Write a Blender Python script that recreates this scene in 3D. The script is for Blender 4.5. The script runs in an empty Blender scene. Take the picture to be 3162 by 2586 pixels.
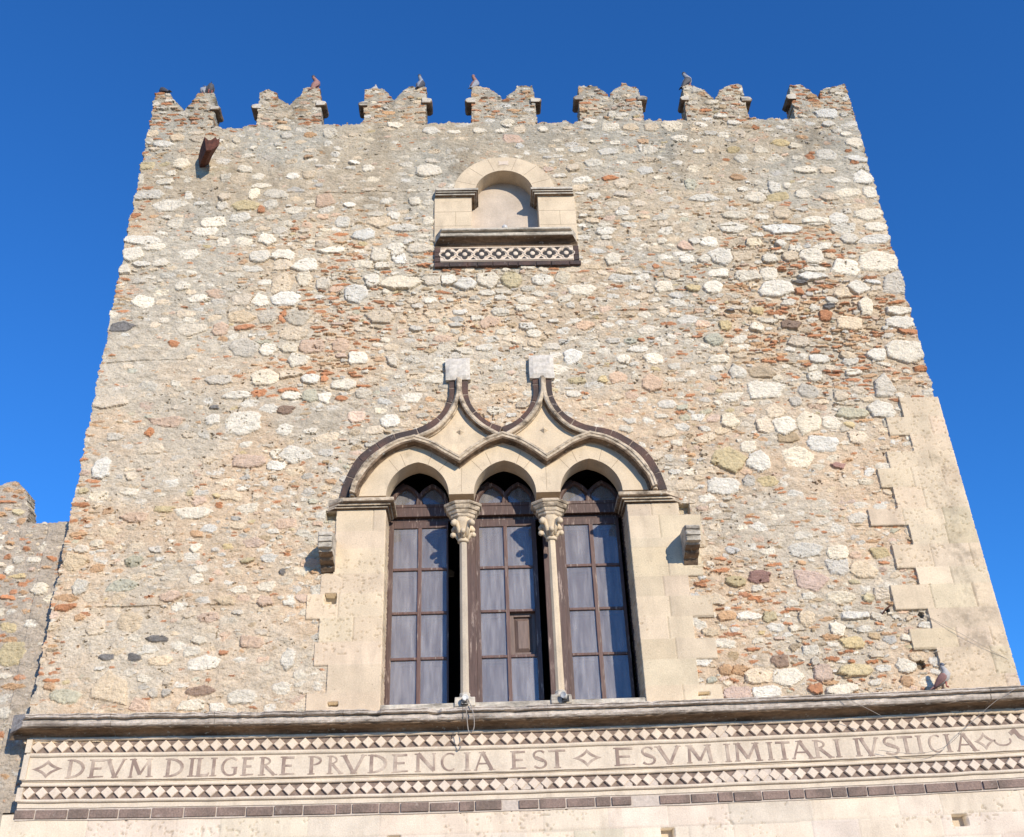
import bpy, bmesh, math, random
import numpy as np
from mathutils import Vector, Matrix
from mathutils.geometry import tessellate_polygon
S = bpy.context.scene
R = math.radians
# ---------------------------------------------------------------- camera
cam_d = bpy.data.cameras.new("camera")
cam = bpy.data.objects.new("camera", cam_d)
S.collection.objects.link(cam)
S.camera = cam
CAMP = (-0.5206, -11.5544, -3.2004)
PAN, PIT, ROL = -0.03711, 0.535607, -0.0398286
B_ = Matrix(((1, 0, 0), (0, 0, -1), (0, 1, 0)))
M_ = Matrix.Rotation(PAN, 3, 'Z') @ B_ @ Matrix.Rotation(PIT, 3, 'X') @ Matrix.Rotation(ROL, 3, 'Z')
M4 = M_.to_4x4(); M4.translation = Vector(CAMP)
cam.matrix_world = M4
cam_d.sensor_width = 36.0
cam_d.lens = 3200 / 3162 * 36
cam_d.clip_end = 2000
# ---------------------------------------------------------------- light
SUN = Vector((0.55, -1.0, 0.44)).normalized()
S.view_settings.view_transform = 'Standard'
S.view_settings.look = 'None'
S.view_settings.exposure = 0.17
S.view_settings.gamma = 1
sd = bpy.data.lights.new("sun", 'SUN'); sd.energy = 4.7; sd.angle = R(0.5); sd.color = (1.0, 0.90, 0.745)
sun = bpy.data.objects.new("sun", sd); S.collection.objects.link(sun)
sun.rotation_euler = SUN.to_track_quat('Z', 'Y').to_euler()
world = bpy.data.worlds.new("World"); S.world = world; world.use_nodes = True
wn = world.node_tree; wn.nodes.clear()
sky = wn.nodes.new('ShaderNodeTexSky'); sky.sky_type = 'NISHITA'; sky.sun_disc = False
sky.sun_elevation = math.asin(SUN.z)
sky.sun_rotation = math.atan2(SUN.x, SUN.y)
sky.air_density = 1.0; sky.dust_density = 0.0; sky.ozone_density = 4.0; sky.altitude = 200
bg = wn.nodes.new('ShaderNodeBackground'); bg.inputs['Strength'].default_value = 0.118
wo = wn.nodes.new('ShaderNodeOutputWorld')
hs = wn.nodes.new('ShaderNodeMix'); hs.data_type = 'RGBA'; hs.blend_type = 'MULTIPLY'; hs.inputs[0].default_value = 1; hs.inputs[7].default_value = (.34, .98, 1.66, 1)
wn.links.new(sky.outputs[0], hs.inputs[6]); wn.links.new(hs.outputs[2], bg.inputs[0]); wn.links.new(bg.outputs[0], wo.inputs[0])

# ---------------------------------------------------------------- helpers
rng = np.random.default_rng(11)
random.seed(5)
def tag(o, label=None, cat=None, group=None, kind=None):
    if label: o['label'] = label
    if cat: o['category'] = cat
    if group: o['group'] = group
    if kind: o['kind'] = kind
    return o
def empty(name, loc=(0, 0, 0), parent=None):
    o = bpy.data.objects.new(name, None); S.collection.objects.link(o)
    o.location = loc; o.empty_display_size = .2
    if parent: o.parent = parent
    return o
def mkobj(name, verts, faces, mat, parent=None, smooth=False, cols=None, mats=None, midx=None):
    me = bpy.data.meshes.new(name)
    me.from_pydata([tuple(v) for v in verts], [], [tuple(f) for f in faces])
    for m in (mats or [mat]): me.materials.append(m)
    if midx is not None: me.polygons.foreach_set('material_index', np.array(midx, np.int32))
    if smooth: me.polygons.foreach_set('use_smooth', np.ones(len(me.polygons), bool))
    if cols is not None:
        a = me.color_attributes.new('Col', 'FLOAT_COLOR', 'POINT')
        a.data.foreach_set('color', np.asarray(cols, np.float32).ravel())
    me.update()
    bm = bmesh.new(); bm.from_mesh(me); bmesh.ops.recalc_face_normals(bm, faces=bm.faces); bm.to_mesh(me); bm.free()
    o = bpy.data.objects.new(name, me); S.collection.objects.link(o)
    if parent: o.parent = parent
    return o
class MB:
    """collects simple solids into one mesh"""
    def __init__(s): s.v = []; s.f = []; s.mi = []; s.cur = 0
    def add(s, v, f):
        n = len(s.v); s.v += [tuple(map(float, p)) for p in v]; s.f += [tuple(i + n for i in q) for q in f]; s.mi += [s.cur] * len(f)
    def box(s, x0, x1, y0, y1, z0, z1, j=0.0):
        v = [(x, y, z) for x in (x0, x1) for y in (y0, y1) for z in (z0, z1)]
        if j: v = [(a + random.uniform(-j, j), b + random.uniform(-j, j), c + random.uniform(-j, j)) for a, b, c in v]
        s.add(v, [(0, 1, 3, 2), (4, 6, 7, 5), (0, 4, 5, 1), (2, 3, 7, 6), (0, 2, 6, 4), (1, 5, 7, 3)])
    def tube(s, pts, r, n=6):
        pts = [Vector(p) for p in pts]; v = []; f = []
        for i, p in enumerate(pts):
            t = (pts[min(i + 1, len(pts) - 1)] - pts[max(i - 1, 0)]).normalized()
            a = t.orthogonal().normalized() if i == 0 else (a - t * a.dot(t)).normalized()
            b = t.cross(a); rr = r[i] if hasattr(r, '__len__') else r
            for k in range(n):
                w = 2 * math.pi * k / n; v.append(p + (a * math.cos(w) + b * math.sin(w)) * rr)
        for i in range(len(pts) - 1):
            for k in range(n):
                f.append((i * n + k, i * n + (k + 1) % n, (i + 1) * n + (k + 1) % n, (i + 1) * n + k))
        f.append(tuple(range(n))); f.append(tuple(range((len(pts) - 1) * n, len(pts) * n)))
        s.add(v, f)
    def rings(s, rings, close=True, ks=()):
        n = len(rings[0]); v = [p for r_ in rings for p in r_]; f = []
        for i in range(len(rings) - 1):
            for k in range(n if close else n - 1):
                f.append((i * n + k, i * n + (k + 1) % n, (i + 1) * n + (k + 1) % n, (i + 1) * n + k))
        f.append(tuple(range(n))); f.append(tuple(range((len(rings) - 1) * n, len(rings) * n)))
        s.add(v, f)
        if ks:
            m = n if close else n - 1; b0 = len(s.mi) - len(f)
            for i in range(len(rings) - 1):
                for k in ks: s.mi[b0 + i * m + k] = 1
    def ball(s, c, r, n=8, m=6, sc=(1, 1, 1)):
        rs = []
        for i in range(m + 1):
            t = math.pi * (i + .02) / (m + .04); rr = math.sin(t) * r
            rs.append([(c[0] + rr * math.cos(2 * math.pi * k / n) * sc[0], c[1] + rr * math.sin(2 * math.pi * k / n) * sc[1], c[2] + math.cos(t) * r * sc[2]) for k in range(n)])
        s.rings(rs)
    def plate(s, poly, y0, y1):
        """polygon in x,z extruded from y0 (front) to y1"""
        n = len(poly); v = [(x, y0, z) for x, z in poly] + [(x, y1, z) for x, z in poly]
        t = tessellate_polygon([[Vector((x, z, 0)) for x, z in poly]])
        f = [tuple(q) for q in t] + [tuple(i + n for i in reversed(q)) for q in t]
        f += [(i, (i + 1) % n, n + (i + 1) % n, n + i) for i in range(n)]
        s.add(v, f)
    def sweep(s, path, sec, closed=False, ks=()):
        """section (offset along the normal, y) swept along an x,z path"""
        p = np.array(path, float); n = len(p); rs = []
        for i in range(n):
            a = p[i] - p[i - 1] if (i > 0 or closed) else p[1] - p[0]
            b = p[(i + 1) % n] - p[i] if (i < n - 1 or closed) else p[i] - p[i - 1]
            a = a / (np.hypot(*a) + 1e-9); b = b / (np.hypot(*b) + 1e-9)
            na = np.array((-a[1], a[0])); nb = np.array((-b[1], b[0])); m = na + nb
            m = m / (np.hypot(*m) + 1e-9); m = m / max(.4, m @ na)
            rs.append([(p[i][0] + m[0] * o, y, p[i][1] + m[1] * o) for o, y in sec])
        if closed:
            rs.append(rs[0])
        s.rings(rs, ks=ks)
    def out(s, name, mat, parent=None, smooth=False, mats=None, bevel=0):
        o = mkobj(name, s.v, s.f, mat, parent, smooth, mats=mats, midx=s.mi if mats else None)
        if bevel:
            m = o.modifiers.new('b', 'BEVEL'); m.width = bevel; m.segments = 2; m.limit_method = 'ANGLE'; m.angle_limit = R(40)
        return o
def catmull(P, n=6):
    P = [np.array(p, float) for p in P]; P = [2 * P[0] - P[1]] + P + [2 * P[-1] - P[-2]]; o = []
    for i in range(1, len(P) - 2):
        a, b, c, d = P[i - 1:i + 3]
        for k in range(n):
            t = k / n; o.append(.5 * ((2 * b) + (c - a) * t + (2 * a - 5 * b + 4 * c - d) * t * t + (3 * b - a - 3 * c + d) * t ** 3))
    o.append(P[-2]); return [tuple(map(float, q)) for q in o]
def mir(path, c=-.2275): return [(2 * c - x, z) for x, z in path][::-1]

# ---------------------------------------------------------------- materials
def newmat(name):
    m = bpy.data.materials.new(name); m.use_nodes = True; t = m.node_tree
    return m, t, t.nodes['Principled BSDF']
def N(t, typ, **k):
    n = t.nodes.new(typ)
    for a, b in k.items():
        if a in n.inputs: n.inputs[a].default_value = b
        else: setattr(n, a, b)
    return n
def noise(t, scale, detail=4, rough=.55, vec=None, dist=0):
    n = N(t, 'ShaderNodeTexNoise', Scale=scale, Detail=detail, Roughness=rough, Distortion=dist)
    if vec is None:
        g = N(t, 'ShaderNodeNewGeometry'); vec = g.outputs['Position']
    t.links.new(vec, n.inputs['Vector']); return n.outputs['Fac']
def mapr(t, src, a, b, c=0, d=1):
    n = N(t, 'ShaderNodeMapRange'); t.links.new(src, n.inputs[0])
    for i, v in enumerate((a, b, c, d)): n.inputs[i + 1].default_value = v
    return n.outputs[0]
def mixc(t, f, a, b, mode='MIX'):
    n = N(t, 'ShaderNodeMix'); n.data_type = 'RGBA'; n.blend_type = mode
    for s_, v in ((0, f), (6, a), (7, b)):
        if isinstance(v, (int, float)): n.inputs[s_].default_value = v
        elif isinstance(v, tuple): n.inputs[s_].default_value = (*v, 1)
        else: t.links.new(v, n.inputs[s_])
    return n.outputs[2]
def stretch(t, sx, sy, sz):
    g = N(t, 'ShaderNodeNewGeometry'); m = N(t, 'ShaderNodeMapping'); m.inputs['Scale'].default_value = (sx, sy, sz)
    t.links.new(g.outputs['Position'], m.inputs['Vector']); return m.outputs[0]
def bump(t, p, h, dist=.01, st=.6):
    b = N(t, 'ShaderNodeBump', Strength=st, Distance=dist); t.links.new(h, b.inputs['Height']); t.links.new(b.outputs[0], p.inputs['Normal'])
def rubble_mat():
    m, t, p = newmat('rubble_masonry')
    a = N(t, 'ShaderNodeVertexColor', layer_name='Col')
    f = mapr(t, noise(t, 45, 6, .65), .3, .7, .80, 1.16)
    c = mixc(t, 1.0, a.outputs[0], f, 'MULTIPLY')
    f2 = mapr(t, noise(t, 9, 4), .35, .65, .93, 1.06)
    c = mixc(t, 1.0, c, f2, 'MULTIPLY')
    t.links.new(c, p.inputs['Base Color']); p.inputs['Roughness'].default_value = .95
    p.inputs['Specular IOR Level'].default_value = .15
    bump(t, p, noise(t, 55, 6, .7), .022, .8)
    return m
def ashlar_mat(name, base, vcol=False, pit=.5, dirt=.25, dirtc=(.16, .14, .12)):
    m, t, p = newmat(name)
    if vcol: c = N(t, 'ShaderNodeVertexColor', layer_name='Col').outputs[0]
    else: c = base
    c = mixc(t, 1.0, c, mapr(t, noise(t, 3.0, 5), .3, .7, .86, 1.1), 'MULTIPLY')
    c = mixc(t, 1.0, c, mapr(t, noise(t, 60, 4), .3, .7, .9, 1.08), 'MULTIPLY')
    pits = mapr(t, noise(t, 38, 3, .5, stretch(t, 1, 1, 1.6)), .67, .73)
    gate = mapr(t, noise(t, 1.7, 3), .45, .6, .12, 1)
    mm = N(t, 'ShaderNodeMath', operation='MULTIPLY'); t.links.new(pits, mm.inputs[0]); t.links.new(gate, mm.inputs[1])
    mm2 = N(t, 'ShaderNodeMath', operation='MULTIPLY'); t.links.new(mm.outputs[0], mm2.inputs[0]); mm2.inputs[1].default_value = pit
    c = mixc(t, mm2.outputs[0], c, (.17, .13, .10))
    c = mixc(t, mapr(t, noise(t, 2.2, 7, .65, stretch(t, 2.2, 2.2, .5)), .52, .72, 0, .38), c, (.34, .27, .20))
    d = mapr(t, noise(t, 4.5, 8, .7), .56, .75, 0, dirt)
    c = mixc(t, d, c, dirtc)
    t.links.new(c, p.inputs['Base Color']); p.inputs['Roughness'].default_value = .9; p.inputs['Specular IOR Level'].default_value = .2
    bump(t, p, noise(t, 70, 5, .7), .006, .6)
    return m
def weathered_mat(name, base, dark=(.045, .038, .032), lo=.42, hi=.62, amt=.85, sx=.45):
    m, t, p = newmat(name)
    c = mixc(t, 1.0, base, mapr(t, noise(t, 25, 5), .3, .7, .8, 1.15), 'MULTIPLY')
    d = mapr(t, noise(t, 5, 8, .68, stretch(t, sx, 1, 1.8)), lo, hi, 0, amt)
    c = mixc(t, d, c, dark)
    l = mapr(t, noise(t, 19, 5), .62, .70, 0, .7)
    c = mixc(t, l, c, (.42, .41, .36))
    t.links.new(c, p.inputs['Base Color']); p.inputs['Roughness'].default_value = .95; p.inputs['Specular IOR Level'].default_value = .15
    bump(t, p, noise(t, 45, 6, .7), .012, .8)
    return m
def wood_mat(name, base, pale=(.34, .27, .23), lo=.60, hi=.68):
    m, t, p = newmat(name)
    v = stretch(t, 14, 14, 1.6)
    c = mixc(t, 1.0, base, mapr(t, noise(t, 2.5, 6, .7, v), .3, .7, .65, 1.3), 'MULTIPLY')
    c = mixc(t, mapr(t, noise(t, 1.8, 8, .75, v), lo, hi, 0, .8), c, pale)
    t.links.new(c, p.inputs['Base Color']); p.inputs['Roughness'].default_value = .6
    bump(t, p, noise(t, 4, 5, .6, v), .004, .7)
    return m
def brick_mat(name, base, alt):
    m, t, p = newmat(name)
    a = N(t, 'ShaderNodeObjectInfo')
    c = mixc(t, mapr(t, noise(t, 3.1, 3), .4, .6), base, alt)
    c = mixc(t, 1.0, c, mapr(t, noise(t, 50, 5), .3, .7, .75, 1.2), 'MULTIPLY')
    c = mixc(t, mapr(t, noise(t, 14, 6, .7), .6, .72, 0, .6), c, (.40, .33, .28))
    t.links.new(c, p.inputs['Base Color']); p.inputs['Roughness'].default_value = .9
    bump(t, p, noise(t, 50, 5, .7), .01, .7)
    return m
def plain_mat(name, base, rough=.8, metal=0, nz=30, var=.2):
    m, t, p = newmat(name)
    c = mixc(t, 1.0, base, mapr(t, noise(t, nz, 5), .3, .7, 1 - var, 1 + var), 'MULTIPLY')
    t.links.new(c, p.inputs['Base Color']); p.inputs['Roughness'].default_value = rough; p.inputs['Metallic'].default_value = metal
    bump(t, p, noise(t, nz * 2, 4), .004, .5)
    return m
CREAM = (.62, .50, .35)
m_rub = rubble_mat()
m_ashv = ashlar_mat('ashlar_blocks', None, True, .75, .15)
m_ash = ashlar_mat('dressed_limestone', CREAM, False, .6, .45, (.22, .17, .12))
m_niche = ashlar_mat('plastered_recess', (.50, .42, .34), False, .1, .35, (.36, .28, .24))
m_weath = weathered_mat('weathered_limestone', (.56, .50, .41), (.05, .04, .034), .46, .66, .8)
m_corn = weathered_mat('blackened_cornice_stone', (.56, .485, .41), (.07, .05, .038), .45, .68, .72, .3)
m_hood = weathered_mat('hood_limestone', (.58, .47, .34), (.06, .042, .03), .45, .66, .85, 1)
m_dirt_shade = weathered_mat('dirt_and_shade_underside', (.27, .19, .125), (.05, .035, .025), .40, .62, .85, .3)  # dirt with shade painted in, for the undersides of mouldings, slabs and brackets
m_frieze = ashlar_mat('frieze_limestone', (.64, .54, .42), False, .25, .5, (.36, .28, .22))
m_dia = ashlar_mat('diamond_limestone', (.67, .555, .44), False, .2, .2, (.4, .3, .22))
m_lava = plain_mat('dark_lava_inlay', (.21, .155, .125), .95, 0, 20, .4)
m_lava2 = plain_mat('black_lava_inlay', (.045, .04, .038), .95, 0, 20, .4)
m_brick = brick_mat('purple_brown_brick', (.11, .062, .048), (.055, .04, .036))
m_brick2 = brick_mat('frieze_brown_brick', (.25, .175, .14), (.165, .12, .095))
m_wood = wood_mat('worn_red_brown_paint', (.078, .040, .031), (.36, .27, .22), .55, .63)
m_wood2 = wood_mat('worn_window_bar_paint', (.11, .055, .043), (.42, .36, .30), .55, .66)
m_shut = wood_mat('inner_shutter_wood', (.15, .10, .08), (.2, .13, .1), .7, .8)
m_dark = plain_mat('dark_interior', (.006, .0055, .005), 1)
m_rust = plain_mat('rusty_iron', (.10, .034, .02), .9, .1, 25, .5)
m_mort = plain_mat('pale_lime_mortar', (.50, .42, .35), .95, 0, 40, .15)
m_white = plain_mat('white_enamel', (.5, .49, .46), .35, 0, 10, .05)
m_metal = plain_mat('dark_lamp_metal', (.09, .085, .08), .5, .6)
m_cable = plain_mat('grey_cable_sheath', (.30, .26, .22), .6)
def glass_mat():
    m, t, p = newmat('dusty_window_glass')
    t.nodes.remove(p); out = t.nodes['Material Output']
    tr = N(t, 'ShaderNodeBsdfTransparent'); tr.inputs[0].default_value = (.86, .84, .84, 1)
    df = N(t, 'ShaderNodeBsdfDiffuse')
    dust = mixc(t, mapr(t, noise(t, 3, 6, .6, stretch(t, 6, 1, .8)), .4, .7), (.33, .315, .32), (.52, .50, .50))
    t.links.new(dust, df.inputs[0])
    gl = N(t, 'ShaderNodeBsdfGlossy', Roughness=.04); gl.inputs[0].default_value = (.8, .9, 1, 1)
    m1 = N(t, 'ShaderNodeMixShader'); t.links.new(mapr(t, noise(t, 2.2, 2, .5, stretch(t, 6, 1, 1)), .35, .7, .30, .44), m1.inputs[0])
    t.links.new(tr.outputs[0], m1.inputs[1]); t.links.new(df.outputs[0], m1.inputs[2])
    fr = N(t, 'ShaderNodeFresnel', IOR=1.4)
    ad = N(t, 'ShaderNodeMath', operation='ADD'); t.links.new(fr.outputs[0], ad.inputs[0]); ad.inputs[1].default_value = .01
    m2 = N(t, 'ShaderNodeMixShader'); t.links.new(ad.outputs[0], m2.inputs[0]); t.links.new(m1.outputs[0], m2.inputs[1]); t.links.new(gl.outputs[0], m2.inputs[2])
    t.links.new(m2.outputs[0], out.inputs[0])
    return m
m_glass = glass_mat()

# ---------------------------------------------------------------- rubble field
def vnoise(shape, cell, cx, cz, seed):
    """smooth value noise; cx, cz = feature size in metres"""
    r_ = np.random.default_rng(seed); nx, nz = shape
    gx = nx * cell / cx; gz = nz * cell / cz
    g = r_.random((int(gx) + 3, int(gz) + 3)).astype(np.float32)
    u = np.arange(nx) * cell / cx; v = np.arange(nz) * cell / cz
    iu = u.astype(int); iv = v.astype(int); fu = u - iu; fv = v - iv
    fu = fu * fu * (3 - 2 * fu); fv = fv * fv * (3 - 2 * fv)
    a = g[iu][:, iv] * (1 - fv) + g[iu][:, iv + 1] * fv
    b = g[iu + 1][:, iv] * (1 - fv) + g[iu + 1][:, iv + 1] * fv
    return a * (1 - fu)[:, None] + b * fu[:, None]
def fbm(shape, cell, cx, cz, seed, oct=4, gain=.5):
    o = 0; w = 1; s_ = 0
    for i in range(oct):
        o = o + w * vnoise(shape, cell, max(cx / 2 ** i, cell), max(cz / 2 ** i, cell), seed + i * 17); s_ += w; w *= gain
    return o / s_
PAL = {'W': (.68, .61, .49), 'C': (.65, .53, .38), 'G': (.58, .515, .415), 'T': (.47, .355, .225), 'L': (.53, .49, .365), 'R': (.50, .235, .12),
       'O': (.55, .35, .20), 'Y': (.57, .46, .27), 'P': (.62, .455, .33), 'N': (.58, .43, .335), 'K': (.20, .185, .17), 'B': (.28, .20, .15), 'D': (.38, .22, .17)}
NAT = {k: np.array(v) for k, v in PAL.items()}
class Field:
    def __init__(s, x0, z0, x1, z1, cell, seed):
        s.x0, s.z0, s.cell = x0, z0, cell
        s.nx = int(round((x1 - x0) / cell)) + 1; s.nz = int(round((z1 - z0) / cell)) + 1
        s.shape = (s.nx, s.nz)
        s.X = (x0 + np.arange(s.nx) * cell)[:, None].repeat(s.nz, 1).astype(np.float32)
        s.Z = (z0 + np.arange(s.nz) * cell)[None].repeat(s.nx, 0).astype(np.float32)
        s.Hs = np.full(s.shape, -.2, np.float32); s.C = np.zeros(s.shape + (3,), np.float32); s.occ = np.zeros(s.shape, bool)
        s.r = np.random.default_rng(seed)
        s.warp = [fbm(s.shape, cell, .11, .08, seed * 7 + q, 4, .65) - .5 for q in (1, 2)]
    def stone(s, cx, cz, a, b, col, h0, ang=0, n=3.2, wob=.13, force=False, shoulder=1.0, hv=(.55, 1.1)):
        r_ = s.r; m = max(a, b) * 1.35
        i0 = max(0, int((cx - m - s.x0) / s.cell)); i1 = min(s.nx, int((cx + m - s.x0) / s.cell) + 2)
        j0 = max(0, int((cz - m - s.z0) / s.cell)); j1 = min(s.nz, int((cz + m - s.z0) / s.cell) + 2)
        if i1 - i0 < 2 or j1 - j0 < 2: return False
        ci = min(max(int((cx - s.x0) / s.cell), 0), s.nx - 1); cj = min(max(int((cz - s.z0) / s.cell), 0), s.nz - 1)
        if not force and s.occ[ci, cj]: return False
        dx = s.X[i0:i1, j0:j1] - cx; dz = s.Z[i0:i1, j0:j1] - cz
        c, q = math.cos(ang), math.sin(ang); u = (dx * c + dz * q) / a; v = (-dx * q + dz * c) / b
        th = np.arctan2(v, u); w = np.ones_like(th)
        for k in (2, 3, 4, 5, 7): w += wob / math.sqrt(k) * r_.normal() * .75 * np.cos(k * th + r_.random() * 6.28)
        wu, wv = s.warp; ww_ = min(1.0, .05 / a); u = u + wu[i0:i1, j0:j1] * .05 / a; v = v + wv[i0:i1, j0:j1] * .045 / b * .8
        k_ = int(r_.integers(5, 9)); ph = (np.arange(k_) + r_.uniform(-.32, .32, k_) + r_.random()) * 2 * math.pi / k_
        rho = np.zeros_like(u)
        for p_ in ph:
            d_ = (abs(math.cos(p_)) ** (n / (n - 1)) + abs(math.sin(p_)) ** (n / (n - 1))) ** ((n - 1) / n)
            rho = np.maximum(rho, (u * math.cos(p_) + v * math.sin(p_)) / (d_ * r_.uniform(.80, 1.0)))
        rho = .9 * rho + .1 * (np.abs(u) ** n + np.abs(v) ** n) ** (1 / n) / np.clip(w, .65, 1.35)
        ins = rho < 1; oc = s.occ[i0:i1, j0:j1]; k = ins.sum()
        if k < 2: return False
        if not force and (ins & oc).sum() > .04 * k: return False
        h0 = h0 * r_.uniform(*hv); h = h0 * np.clip(1 - np.clip(rho, 0, 1) ** (12 * shoulder), 0, 1) ** .5 + r_.normal() * .16 * h0 * u + r_.normal() * .24 * h0 * v
        w2 = (rho < 1.0) & ~oc
        s.Hs[i0:i1, j0:j1][w2] = h[w2]
        cc = col * (1 + r_.normal() * .075) * (1 + r_.normal() * np.array((.02, 0, -.035)))
        s.C[i0:i1, j0:j1][w2] = cc
        s.occ[i0:i1, j0:j1] |= rho < 1.03
        return True
    def scatter(s, tries, a, b, cols, wts, h, dens=None, n=(2.4, 4.5), wob=.13, ang=.15):
        r_ = s.r; ks = list(cols); w = np.array(wts, float); w /= w.sum()
        X = s.x0 + r_.random(tries) * (s.nx - 1) * s.cell; Z = s.z0 + r_.random(tries) * (s.nz - 1) * s.cell
        kk = r_.choice(len(ks), tries, p=w)
        for i in range(tries):
            if dens is not None and r_.random() > dens(X[i], Z[i]): continue
            t = r_.random() ** 1.6; aa = a[0] + (a[1] - a[0]) * t; bb = min(b[0] + (b[1] - b[0]) * t * r_.uniform(.5, 1.2), aa)
            s.stone(X[i], Z[i], aa, bb, NAT[ks[kk[i]]], r_.uniform(*h), r_.normal() * ang, r_.uniform(*n), wob)
def gs(x, z, cx, cz, sx, sz): return np.exp(-((x - cx) / sx) ** 2 - ((z - cz) / sz) ** 2)
def finish(F, lev, mcol, seed, soft=.005, ampl=.012):
    sh, c = F.shape, F.cell
    n1 = fbm(sh, c, .15, .09, seed, 4, .65); n2 = fbm(sh, c, 1.3, .8, seed + 5, 3); n3 = fbm(sh, c, .045, .03, seed + 9, 2, .7)
    Hm = lev + (n1 - .5) * .034 + (n2 - .5) * .028 + (n3 - .5) * ampl
    rg = fbm(sh, c, .10, .05, seed + 21, 4, .7); Hst = F.Hs + (n3 - .5) * .014 - np.abs(rg - .5) * .032 + .004
    k = np.clip((Hst - Hm) / soft + .5, 0, 1) * (F.Hs > -.1)
    H = np.where(F.Hs > -.1, np.maximum(Hst, Hm), Hm)
    v = fbm(sh, c, .09, .05, seed + 31, 3, .7)[..., None]
    C = F.C * (k[..., None]) * (.86 + .28 * v) + mcol * (1 - k[..., None]) * (.74 + .52 * fbm(sh, c, .10, .055, seed + 40, 4, .75)[..., None])
    F.H = H.astype(np.float32); F.Col = C.astype(np.float32); return F
def patch(name, F, cells, union, mat, parent, y0=0.0, depth=.35, rings=6, back=False, seed=3, jit=.25):
    """height-field cells -> one mesh; edges not shared with `union` get a rough return of the given depth"""
    nx, nz = F.shape
    r_ = np.random.default_rng(seed)
    used = np.zeros((nx, nz), bool)
    used[:-1, :-1] |= cells; used[1:, :-1] |= cells; used[:-1, 1:] |= cells; used[1:, 1:] |= cells
    idx = np.full((nx, nz), -1, np.int64); idx[used] = np.arange(used.sum())
    jr = np.random.default_rng(77); jx = (jr.random((nx, nz)) - .5) * F.cell * 2 * jit; jz = (jr.random((nx, nz)) - .5) * F.cell * 2 * jit
    V = np.stack([(F.X + jx)[used], (y0 - F.H)[used], (F.Z + jz)[used]], 1); Cc = F.Col[used]
    a = idx[:-1, :-1][cells]; b = idx[1:, :-1][cells]; c = idx[1:, 1:][cells]; d = idx[:-1, 1:][cells]
    Q = [np.stack([a, b, c, d], 1)]
    pad = np.zeros((nx + 1, nz + 1), bool); pad[1:-1, 1:-1] = union   # pad[i,j] = cell(i-1,j-1)
    up = np.zeros((nx + 1, nz + 1), bool); up[1:-1, 1:-1] = cells
    E = []
    I, J = np.nonzero(cells)
    for (di, dj, p, q) in ((-1, 0, (0, 1), (0, 0)), (1, 0, (1, 0), (1, 1)), (0, -1, (0, 0), (1, 0)), (0, 1, (1, 1), (0, 1))):
        e = ~pad[I + 1 + di, J + 1 + dj]
        E.append(np.stack([idx[I[e] + p[0], J[e] + p[1]], idx[I[e] + q[0], J[e] + q[1]]], 1))
    E = np.concatenate(E)
    nv = len(V); Vs = [V]; Cs = [Cc]
    if len(E) and depth > 0:
        bv = np.unique(E); mp = np.full(nv, -1, np.int64); mp[bv] = np.arange(len(bv)); prev = bv
        base = V[bv]; bc = Cc[bv]
        for k in range(1, rings + 1):
            t = k / rings; nvert = base.copy(); nvert[:, 1] = base[:, 1] * (1 - t) + (y0 + depth) * t
            nvert[:, [0, 2]] += (r_.random((len(bv), 2)) - .5) * .012
            cur = nv + np.arange(len(bv)); nv += len(bv); Vs.append(nvert); Cs.append(bc * (.8 + .4 * r_.random((len(bv), 1))))
            Q.append(np.stack([cur[mp[E[:, 0]]], cur[mp[E[:, 1]]], prev[mp[E[:, 1]]], prev[mp[E[:, 0]]]], 1))
            prev = cur
    if back:
        V2 = V.copy(); V2[:, 1] = y0 + depth; Vs.append(V2); Cs.append(Cc)
        Q.append(np.stack([d, c, b, a], 1) + nv); nv += len(V2)
    V = np.concatenate(Vs); Cc = np.concatenate(Cs); Q = np.concatenate(Q).astype(np.int32)
    me = bpy.data.meshes.new(name)
    me.vertices.add(len(V)); me.vertices.foreach_set('co', V.astype(np.float32).ravel())
    me.loops.add(Q.size); me.loops.foreach_set('vertex_index', Q.ravel())
    me.polygons.add(len(Q)); me.polygons.foreach_set('loop_start', np.arange(len(Q), dtype=np.int32) * 4); me.polygons.foreach_set('loop_total', np.full(len(Q), 4, np.int32))
    me.polygons.foreach_set('use_smooth', np.full(len(Q), mat.name != 'rubble_masonry'))
    at = me.color_attributes.new('Col', 'FLOAT_COLOR', 'POINT')
    at.data.foreach_set('color', np.concatenate([np.clip(Cc, 0, 1), np.ones((len(Cc), 1))], 1).astype(np.float32).ravel())
    me.materials.append(mat); me.update(calc_edges=True)
    o = bpy.data.objects.new(name, me); S.collection.objects.link(o)
    if parent: o.parent = parent
    return o
def inpoly(X, Z, poly):
    ins = np.zeros(X.shape, bool); n = len(poly)
    for i in range(n):
        x1, z1 = poly[i]; x2, z2 = poly[(i + 1) % n]
        if z1 == z2: continue
        c = ((z1 > Z) != (z2 > Z)) & (X < (x2 - x1) * (Z - z1) / (z2 - z1) + x1); ins ^= c
    return ins

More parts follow.
